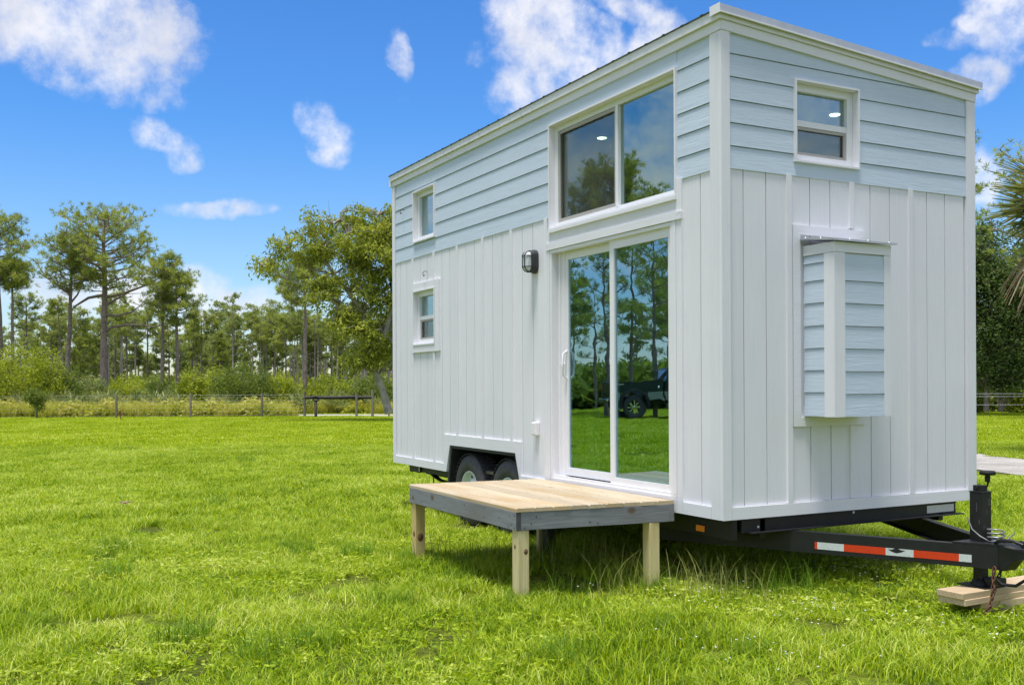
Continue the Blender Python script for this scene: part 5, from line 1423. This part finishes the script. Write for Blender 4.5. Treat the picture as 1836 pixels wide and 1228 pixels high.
# the rank weeds strip behind the fence
wm = [blade_patch('weed_tuft', 1.2, 420, .25, .95, .030, M['weeds'], .6, 2, 90 + s, cluster=9) for s in range(3)] + [scrub_mesh(7, 'weeds')]
P = np.array([at(rng.uniform(-250, 1150), rng.uniform(50.5, 60)) for i in range(1500)])
rel = P - np.array([CAM.x, CAM.y]); uu = 918 + FPX * (rel @ RDIR[:2]) / (rel @ FDIR[:2])
P = P[np.where(uu < 520, off_road(P, .9), off_road(P, 2.6))]
sc = (.6 + .55 * rng.random(len(P)))[:, None] * np.array([[1.0, 1.0, .85]])
gn_scatter('roadside_weeds', np.concatenate([P, np.full((len(P), 1), G)], 1), sc, np.stack([0 * P[:, 0], 0 * P[:, 0], rng.random(len(P)) * 6.28], 1), wm, label='strip of tall yellow-green weeds behind the wire fence')

# ---- right of the house
d = 46.0; s_ = d / FPX
def q_(u, v, dep=0): return V3((u - 1790) * s_, dep, hz(v, d) - G)
OB = [(q_(1790, 520), (2.2, 2.0, 1.9)), (q_(1740, 470), (1.5, 1.6, 1.6)), (q_(1860, 500), (2.2, 2.0, 2.2)), (q_(1750, 590), (1.6, 1.6, 1.3)), (q_(1820, 610), (2.0, 1.8, 1.4)),
      (q_(1900, 590), (1.8, 1.6, 1.6)), (q_(1765, 420), (.6, .6, .5)), (q_(1700, 540), (1.6, 1.6, 2.0)), (q_(1930, 480), (2, 2, 2)), (q_(1760, 660), (1.2, 1.2, .7)), (q_(1830, 665), (1.4, 1.2, .7)), (q_(1800, 690), (1.5, .8, .6))]
OL = [([q_(1768, 742), q_(1769, 700), q_(1766, 650), q_(1760, 590), q_(1750, 520)], [.12, .11, .10, .07, .03]), ([q_(1794, 742), q_(1794, 690), q_(1800, 640), q_(1820, 580), q_(1840, 520)], [.11, .10, .09, .06, .03]),
      ([q_(1800, 640), q_(1850, 600), q_(1890, 560)], [.1, .07, .04]), ([q_(1766, 650), q_(1730, 600), q_(1710, 560)], [.09, .06, .03])]
m_ = leafy(OB, 4200, 15, .17, .075, 411, limbs=OL, mat='oak', bark='bark', spread=.2, shell=.2)
place_tree('oak_tree', at(1790, d), m_, 'dense dark green oak on the right, behind the palm and the wire fence', 'tree', None)
d = 40.0
m_ = pine_parts(hz(245, d) - G, 3.4, .52, 120, nbr=24, clump=4, nper=22, r0=.17, L=.24, Wd=.022, bare=0)
place_tree('pine_tree', at(1905, d), m_, 'tall pine at the right edge, its thin branches reaching left above the oak', 'pine tree', 'pine trees right of the house')
m_ = pine_parts(hz(232, 46) - G, 1.9, .62, 121, nbr=12, clump=4, nper=20, r0=.12, L=.24, Wd=.022, bare=0)
place_tree('pine_tree', at(1712, 46), m_, 'pine mostly hidden by the house, a few branch tips showing past its right wall', 'pine tree', 'pine trees right of the house')
for i, (u, v, dd_, w, lab, mt) in enumerate([(1780, 655, 52, 90, 'grey-green palmetto bush left of centre behind the right wire fence', 'palmetto'), (1835, 648, 50, 80, 'bright yellow-green bush at the right edge behind the wire fence', 'bush'), (1738, 662, 50, 60, 'dark bush directly beside the right wall of the house behind the fence', 'bush_dark')]):
    bush(u, v, dd_, w, lab, 520 + i, mt, 500)

# cabbage palm, its trunk just outside the frame
def palm():
    d = 21.0; x, y = at(1958, d); base = empty('cabbage_palm', (x, y, G), 'cabbage palm at the right edge with green fans above a skirt of dead brown fronds', 'palm')
    r = np.random.default_rng(77); H = hz(365, d) - G
    c = MB(); pts = [(0, 0, 0), (.03, .02, H * .3), (.0, .03, H * .6), (0, 0, H)]
    c.tube(pts, [.22, .18, .17, .16], 14); 
    for k in range(70):
        a = k * 2.4; z = H * (.25 + .74 * k / 70); rr_ = .17; p = Vector((math.cos(a) * rr_, math.sin(a) * rr_, z)); q = p + Vector((math.cos(a) * .12, math.sin(a) * .12, .16))
        c.tube([p, q], [.03, .018], 5)
    c.build('trunk', M['bark_pale'], base)
    def frond(az, el, pet, L, mat, droop, rays=34, face=None):
        st = np.array([math.cos(az) * math.cos(el), math.sin(az) * math.cos(el), math.sin(el)]); top = np.array([0, 0, H - .05]); e = top + st * pet - ZD * droop * pet * .3
        segs = [(np.array([top, (top + e) / 2 + ZD * .05, e, e + (st - ZD * droop * .5) * L * .35]), np.array([.022, .018, .012, .005]))]
        a = np.cross(st, [0, 0, 1.]); a = a / max(np.linalg.norm(a), .05); V = []; Q = []; o = 0
        if face is not None:
            a = np.cross(st, face); a /= np.linalg.norm(a)
        n_ = np.cross(a, st)
        for k in range(rays):
            th = (k / (rays - 1) - .5) * 3.9 + r.normal(0, .03); l = L * (.72 + .28 * math.cos(th * .6)) * r.uniform(.88, 1.05); fold = (.012 if k % 2 else -.012)
            dv_ = st * math.cos(th) + a * math.sin(th) + n_ * .12 * abs(math.sin(th)); dv_ /= np.linalg.norm(dv_)
            sd_ = np.cross(dv_, n_); sd_ /= np.linalg.norm(sd_); b0 = e + st * .18 * L * max(0, math.cos(th)); w = .020
            rows = []
            for t in (0, .35, .7, 1.0):
                p = b0 + dv_ * l * t - ZD * droop * l * t ** 2.2 * (.8 if mat == 'palm_dead' else .35); ww = w * (1 - .9 * t ** 2) * (.5 + 1.2 * min(t * 2, 1)); rows += [p - sd_ * ww, p + sd_ * ww + n_ * fold]
            V += rows
            for j in range(3): Q.append((o + 2 * j, o + 2 * j + 1, o + 2 * j + 3, o + 2 * j + 2))
            o += 8
        tv, tq = tubes_np(segs, 4); me = quads_mesh('frond', np.concatenate([np.array(V), tv]), np.concatenate([np.array(Q), tq + len(V)]), M[mat])
        link_mesh('frond', me, base, 'dead brown hanging frond' if mat == 'palm_dead' else None)
    for k in range(26):
        frond(k * 2.39996 + .3, 1.25 - 1.35 * (k / 26) + r.normal(0, .06), .85 + .2 * r.random(), .95 + .12 * r.random(), 'palm_green', .25)
    la = math.atan2(-RDIR[1], -RDIR[0])
    for (daz, el, pt, ll) in ((.0, .28, .75, 1.0), (.35, -.12, .7, .95), (-.4, .05, .85, 1.0), (.1, .75, .7, .95), (-.2, -.30, .8, .85)):
        frond(la + daz, el, pt, ll, 'palm_green', .15, 38, face=-FDIR * .9 + ZD * .3)
    for k in range(26):
        frond(k * 2.39996, -.35 - .95 * (k / 26), .75 + .2 * r.random(), .95, 'palm_dead', .9, 26)
palm()

# pines behind the camera: they show mirrored in the door and the upper window
def mirrored(u, d): x, y = at(u, d); return x, -y
RG = 'pines reflected in the sliding door'
tall = pine_parts(12.9, 2.7, .62, 131, nbr=44, clump=6, nper=22, r0=.17)
big2 = pine_parts(10, 1.9, .46, 132, nbr=14, clump=3, nper=20, r0=.15)
big3 = pine_parts(9, 1.6, .40, 133, nbr=12, clump=3, nper=20, r0=.12)
for (u, v, d, mm, h0, lab) in ((1172, 418, 46, big2, 10, 'tall pine mirrored in the right door pane above the pickup cab'), (1130, 432, 50, big3, 9, 'pine mirrored in the left part of the right door pane'),
                               (1083, 445, 48, big2, 10, 'pine mirrored beside the central door stile'), (1062, 520, 60, big3, 9, 'low pine mirrored in the middle of the left door pane'),
                               (1015, 450, 50, big3, 9, 'slim pine mirrored at the left edge of the left door pane'), (1196, 500, 60, big3, 9, 'pine mirrored at the right edge of the right door pane'),
                               (1096, 296, 52, tall, 12.9, 'highest pine, its round crown mirrored low in the upper window')):
    place_tree('pine_tree', mirrored(u, d), mm, lab, 'pine tree', RG, rz=u * .7, s=(hz(v, d) - G) / h0)
P = []
for i in range(420):
    x, y = at(rng.uniform(820, 1350), rng.uniform(64, 84)); P.append((x, -y))
P = np.array(P); sc = (1.7 + 1.5 * rng.random(len(P)))[:, None] * np.array([[1, 1, 1]])
gn_scatter('field_edge_scrub', np.concatenate([P, np.full((len(P), 1), G)], 1), sc, np.stack([0 * P[:, 0], 0 * P[:, 0], rng.random(len(P)) * 6.28], 1), [scr[1], scr[4]], label='scrub coloured dark as if backlit at the edge of the field behind the camera, seen in the door glass')  # darker leaf copies only: backlit shade put into the leaf colour

# ================================================================== FENCE, GATE, STAKE
def post(name, u, d, top, r_, mat, lab, cat, group, lean=0, zt=None):
    x, y = at(u, d); h = (zt if zt is not None else hz(top, d)) - G; c = MB()
    c.tube([(0, 0, -.1), (lean * .5, 0, h * .5), (lean, 0, h)], [r_, r_ * .95, r_ * .9], 8); o = c.build(name, M[mat]); o.location = (x, y, G); tag(o, lab, cat, group); return o
FD = 49.5
FG = 'posts of the wire fence'
fence_u = [(-75, 707, 49), (65, 712, 49), (208, 703, 49), (341, 703, 49.2), (469, 702, 49.4)]
labs = ['fence post beyond the left edge', 'leftmost fence post, topped by a tangle of vine', 'second fence post from the left, near the reddish stake', 'third fence post from the left, in front of the compact bright bush', 'fourth fence post from the left, last before the gate']
WF = empty('wire_fence', (*at(200, 49.1), G), 'wire field fence with slim grey wooden posts at the far edge of the lawn', 'fence')
wo3 = Vector(WF.location)
class FB(MB):
    def build(s, name, mats, parent=WF, label=None, bevel=0):
        s.v = [(x - wo3.x, y - wo3.y, z - wo3.z) for x, y, z in s.v]; return MB.build(s, name, mats, parent, label, bevel)
for (u, v, dd_) in fence_u[1:]:
    x, y = at(u, dd_); h = hz(v, dd_); c = FB(); c.tube([(x, y, G - .1), (x + .01, y + .01, (G + h) / 2), (x, y + .015, h)], [.062, .058, .055], 8); c.build('post', M['fence_wood'])
ends = [at(-330, 49.3)] + [at(u, dd_) for u, v, dd_ in fence_u] + [at(546, 49.5)]
for k, z in enumerate((.12, .3, .48, .66, .82, .98, 1.10)):
    c = FB(); c.tube([(x, y, G + z) for x, y in ends], .0032 if k < 6 else .005, 5, caps=False); c.build('wire', M['wire'])
c = FB()
for a, b_ in zip(ends[:-1], ends[1:]):
    L0 = math.hypot(b_[0] - a[0], b_[1] - a[1]); n = int(L0 / .3)
    for k in range(1, n): t = k / n; x, y = a[0] + (b_[0] - a[0]) * t, a[1] + (b_[1] - a[1]) * t; c.tube([(x, y, G + .1), (x, y, G + 1.0)], .002, 3, caps=False)
o = c.build('wire_mesh', M['wire']); o['kind'] = 'stuff'
m_ = leafy([(V3(0, -.1, 1.05), (.42, .35, .38)), (V3(.1, -.1, .7), (.25, .25, .3))], 120, 12, .11, .06, 530, mat='bush_dark', spread=.1, limbs=[([V3(0, -.08, 0), V3(.03, -.08, .6), V3(0, -.08, 1.1)], [.03, .025, .01])], twig=False)
place_tree('climbing_vine', at(65, 48.9), m_, 'leafy vine growing over the leftmost fence post', 'vine', None)

GT = empty('rail_gate', (*at(600, 49.0), G), 'long black horizontal log rail held by round wooden posts beside the road', 'gate')
wo4 = Vector(GT.location)
class GB(MB):
    def build(s, name, mats, parent=GT, label=None, bevel=0):
        s.v = [(x - wo4.x, y - wo4.y, z - wo4.z) for x, y, z in s.v]; return MB.build(s, name, mats, parent, label, bevel)
def gp(u, v, d, r_, mat, lab=None):
    x, y = at(u, d); c = GB(); c.tube([(x, y, G - .1), (x + .01, y, .3), (x + .02, y, hz(v, d))], [r_, r_ * .96, r_ * .92], 10); c.build('post', M[mat], GT, lab)
gp(546, 700, 49.5, .066, 'fence_wood'); gp(566, 716, 48.6, .072, 'dark_wood', 'black support post'); gp(639, 703, 49.0, .062, 'fence_wood'); gp(667.5, 698, 49.2, .07, 'fence_wood')
zr = hz(711, 49); a = at(547, 49.2); b_ = at(668, 49.2); m1 = at(636, 49.2)
c = GB(); c.tube([(a[0], a[1], zr), ((a[0] * .4 + m1[0] * .6), (a[1] * .4 + m1[1] * .6), zr - .01), (m1[0], m1[1], zr + .01)], [.075, .085, .095], 10); c.build('rail', M['dark_wood'])
c = GB(); c.tube([(m1[0], m1[1], zr - .005), (b_[0], b_[1], zr - .01)], [.07, .075], 10); c.build('rail', M['dark_wood'])
x, y = at(566, 48.55); c = GB(); c.tube([Vector((x, y, zr + .02)) - RT0 * .16, Vector((x, y, zr + .07)), Vector((x, y, zr + .02)) + RT0 * .16], .05, 8); c.tube([Vector((x, y, zr - .10)) - RT0 * .15, Vector((x, y, zr - .15)), Vector((x, y, zr - .10)) + RT0 * .15], .04, 8); c.build('clamp', M['steel'])
post('fence_post', 697, 48.8, 714, .045, 'fence_wood', 'slim post right beside the left wall of the house, in front of the road', 'post', None)
post('stake', 216, 46.5, 733, .022, 'stake', 'short reddish stake in the lawn beside the second fence post', 'stake', None)
# fence on the right
RF = empty('wire_fence', (*at(1790, 43), G), 'white-wired fence on the right in front of the oak', 'fence'); wo3 = Vector(RF.location)
ee = [at(1640, 42), at(1760, 43), at(1900, 44), at(2050, 45)]
for z in (.9, 1.02, .55):
    c = FB(); c.tube([(x, y, G + z + (.03 if i % 2 else 0)) for i, (x, y) in enumerate(ee)], .006, 5, caps=False); c.build('wire', M['vinyl'], RF)
for u in (1700, 1960): x, y = at(u, 43); c = FB(); c.tube([(x, y, G - .1), (x, y, G + 1.1)], .05, 8); c.build('post', M['fence_wood'], RF)

# dry twig lying in the grass
x, y = ground_at(225, 912); c = MB()
for k in range(7): a = k * .9; c.tube([(0, 0, .07), (math.cos(a) * .05, math.sin(a) * .05, .085 + .01 * (k % 2)), (math.cos(a + .2) * .10, math.sin(a + .2) * .10, .075)], [.007, .006, .003], 5)
o = c.build('dry_twig', simple('dry_twig_tan', (.34, .23, .14), .8)); o.location = (x, y, G); tag(o, 'small dry brown twig lying on the lawn at the left', 'twig')

# ================================================================== PICKUP (behind the camera, mirrored in the door)
def pickup():
    x, y = at(1144, 45.5); e = empty('pickup_truck', (x, -y, G), 'dark green and silver lifted pickup truck, seen mirrored in the right door pane', 'pickup truck')
    # local: +X forward (cab end), side facing the house is +Y ... turned below
    Wt = 1.0
    def extr(mb, poly, y0_, y1_, mi=0): mb.loft([(px, y0_, pz) for px, pz in poly], [(px, y1_, pz) for px, pz in poly], mi)
    def arch(cx, cz, r_, n=10, a0=math.pi, a1=0): return [(cx + r_ * math.cos(a0 + (a1 - a0) * k / n), cz + r_ * math.sin(a0 + (a1 - a0) * k / n)) for k in range(n + 1)]
    R = .47; zc = R; xr, xf = 1.05, 4.6
    # bed: upper green, lower silver
    c = MB()
    for y0_, y1_ in ((-Wt, -Wt + .08), (Wt - .08, Wt)):
        extr(c, [(0, 1.02), (2.35, 1.02), (2.35, 1.46), (2.3, 1.50), (0, 1.50)], y0_, y1_)
    c.box(0, .06, -Wt + .08, Wt - .08, .80, 1.48); c.box(2.27, 2.35, -Wt + .08, Wt - .08, .8, 1.48); c.box(0.06, 2.27, -Wt + .08, Wt - .08, .80, .86)
    c.build('bed', M['truck_green'], e, bevel=.02)
    c = MB()
    for y0_, y1_ in ((-Wt - .003, -Wt + .075), (Wt - .075, Wt + .003)):
        extr(c, [(0, .72)] + [(xr - .58, .72)] + arch(xr, .72, .58, 8)[1:-1] + [(xr + .58, .72), (2.35, .72), (2.35, 1.018), (1.75, 1.018), (xr + .50, 1.018)] + [(0.0, 1.018)] if False else [(1.62, .72), (2.35, .72), (2.35, 1.018), (1.62, 1.018)], y0_, y1_)
        extr(c, [(0, .74), (.45, .74), (.45, 1.018), (0, 1.018)], y0_, y1_)
    c.build('bed_lower_panel', M['truck_silver'], e)
    # cab with windows
    c = MB(); cab = [(2.40, .74), (4.0, .74), (4.0, 1.02), (4.0, 1.46), (3.55, 2.02), (2.62, 2.05), (2.44, 1.50), (2.40, 1.46)]
    extr(c, [(2.40, 1.02), (4.05, 1.02), (4.05, 1.47), (2.40, 1.47)], -Wt, Wt)
    c.loft([(2.42, -Wt, 1.471), (4.02, -Wt, 1.471), (4.02, Wt, 1.471), (2.42, Wt, 1.471)], [(2.60, -.80, 2.02), (3.45, -.80, 2.02), (3.45, .80, 2.02), (2.60, .80, 2.02)])
    c.build('cab', M['truck_green'], e, bevel=.02)
    c = MB(); extr(c, [(2.40, .74), (4.05, .74), (4.05, 1.018), (2.40, 1.018)], -Wt - .003, Wt + .003); c.box(2.5, 4.0, -Wt - .1, -Wt - .01, .62, .66); c.box(2.5, 4.0, Wt + .01, Wt + .1, .62, .66)
    c.build('door_lower_panel', M['truck_silver'], e)
    c = MB()
    for s in (-1, 1):
        c.add([(2.62, s * (Wt - .035), 1.53), (3.85, s * (Wt - .035), 1.53), (3.46, s * (.83), 1.95), (2.68, s * (.83), 1.95)], [(0, 1, 2, 3)])
    c.add([(2.436, -.85, 1.53), (2.436, .85, 1.53), (2.575, .72, 1.95), (2.575, -.72, 1.95)], [(0, 1, 2, 3)])
    c.add([(3.985, -.85, 1.53), (3.985, .85, 1.53), (3.50, .72, 1.95), (3.50, -.72, 1.95)], [(0, 1, 2, 3)])
    c.build('cab_window', M['truck_glass'], e)
    c = MB(); extr(c, [(4.06, .80), (4.1, 1.30), (4.06, 1.46), (5.55, 1.34), (5.65, 1.2), (5.65, .80), (5.2, .80), (5.1, 1.1), (4.6, 1.2), (4.15, 1.05)][0:1] + [(4.06, 1.02), (4.06, 1.46), (5.55, 1.36), (5.65, 1.22), (5.65, .80), (5.20, .80), (5.08, 1.02), (4.85, 1.14), (4.35, 1.14), (4.12, 1.02)][0:0] + [(4.06, 1.46), (5.5, 1.36), (5.65, 1.22), (5.65, 1.12), (4.06, 1.12)], -Wt + .02, Wt - .02)
    c.build('bonnet', M['truck_green'], e)
    c = MB(); c.box(5.6, 5.75, -Wt, Wt, .68, .90); c.box(-.14, -.02, -Wt, Wt, .70, .86); c.build('bumper', M['chrome'], e, bevel=.02)
    c = MB(); c.box(.1, 5.5, -.45, -.3, .62, .78); c.box(.1, 5.5, .3, .45, .62, .78); c.tube([(xr, -.8, zc), (xr, .8, zc)], .06, 8); c.tube([(xf, -.8, zc), (xf, .8, zc)], .06, 8); c.build('chassis', M['steel'], e)
    c = MB()
    for s in (-1, 1): c.box(-.004, .05, s * .99, s * .80, 1.1, 1.4)
    c.build('tail_light', M['red'], e)
    c = MB()
    for s in (-1, 1): c.box(3.9, 4.05, s * (Wt + .02), s * (Wt + .26), 1.48, 1.68)
    c.build('mirror', M['black'], e, bevel=.02)
    c = MB()
    for s in (-1, 1): c.lathe((2.12, s * (Wt + .001), 1.25), (0, s, 0), [(.085, 0), (.085, .012), (.001, .014)], 16)
    c.build('fuel_door', M['truck_silver'], e)
    c = MB()
    for s in (-1, 1): c.box(.3, .62, s * (Wt + .001), s * (Wt + .012), 1.33, 1.38)
    c.build('badge', M['chrome'], e)
    for cx in (xr, xf):
        for s in (-1, 1):
            c = MB(); outer = arch(cx, zc + .04, .64, 12, math.pi * 1.02, -.02 * math.pi); inner = arch(cx, zc + .04, .53, 12, math.pi * 1.02, -.02 * math.pi)
            for k in range(12):
                o0, o1, i0, i1 = outer[k], outer[k + 1], inner[k], inner[k + 1]
                ya, yb = s * (Wt - .1), s * (Wt + .13)
                c.loft([(o0[0], ya, o0[1]), (o1[0], ya, o1[1]), (i1[0], ya, i1[1]), (i0[0], ya, i0[1])], [(o0[0], yb * .985, o0[1] - .03), (o1[0], yb * .985, o1[1] - .03), (i1[0], yb, i1[1]), (i0[0], yb, i0[1])])
            c.build('wheel_flare', M['black'], e)
            w0 = MB(); w0.lathe((cx, s * (Wt - .1), zc), (0, s, 0), [(.02, 0), (.1, 0)], 10); wh = w0.build('wheel', M['black'], e)
            c = MB(); c.lathe((cx, s * (Wt + .08), zc), (0, -s, 0), [(.25, .02), (.29, 0), (.40, .0), (.45, .03), (R, .07), (R, .24), (.44, .29), (.27, .3)], 30); c.build('tyre', M['tyre'], wh)
            c = MB(); c.lathe((cx, s * (Wt + .07), zc), (0, -s, 0), [(.27, .0), (.25, .03), (.24, .12)], 28); c.lathe((cx, s * (Wt + .05), zc), (0, s, 0), [(.06, 0), (.06, .02), (.001, .03)], 12)
            for k in range(8):
                t = 2 * math.pi * k / 8; dx, dz = math.cos(t), math.sin(t); tx, tz = -dz, dx
                yy = s * (Wt + .03)
                c.loft([(cx + dx * .05 - tx * .02, yy, zc + dz * .05 - tz * .02), (cx + dx * .05 + tx * .02, yy, zc + dz * .05 + tz * .02), (cx + dx * .05 + tx * .02, yy + s * .03, zc + dz * .05 + tz * .02), (cx + dx * .05 - tx * .02, yy + s * .03, zc + dz * .05 - tz * .02)],
                       [(cx + dx * .25 - tx * .032, yy, zc + dz * .25 - tz * .032), (cx + dx * .25 + tx * .032, yy, zc + dz * .25 + tz * .032), (cx + dx * .25 + tx * .032, yy + s * .03, zc + dz * .25 + tz * .032), (cx + dx * .25 - tx * .032, yy + s * .03, zc + dz * .25 - tz * .032)])
            c.build('rim', M['chrome'], wh)
    # heading: the tail shows at the left of the reflection, the cab to the right
    Rm = Vector((RT0.x, -RT0.y, 0)); Fm = Vector((FW.x, -FW.y, 0)); hd = (Rm * .985 + Fm * .12).normalized()
    e.rotation_euler = (0, 0, math.atan2(hd.y, hd.x))
    off = Vector((hd.x, hd.y, 0)) * 1.55 * 1.05
    e.location = Vector((x, -y, G)) - off; e.scale = (1.05, 1.05, 1.12)
pickup()
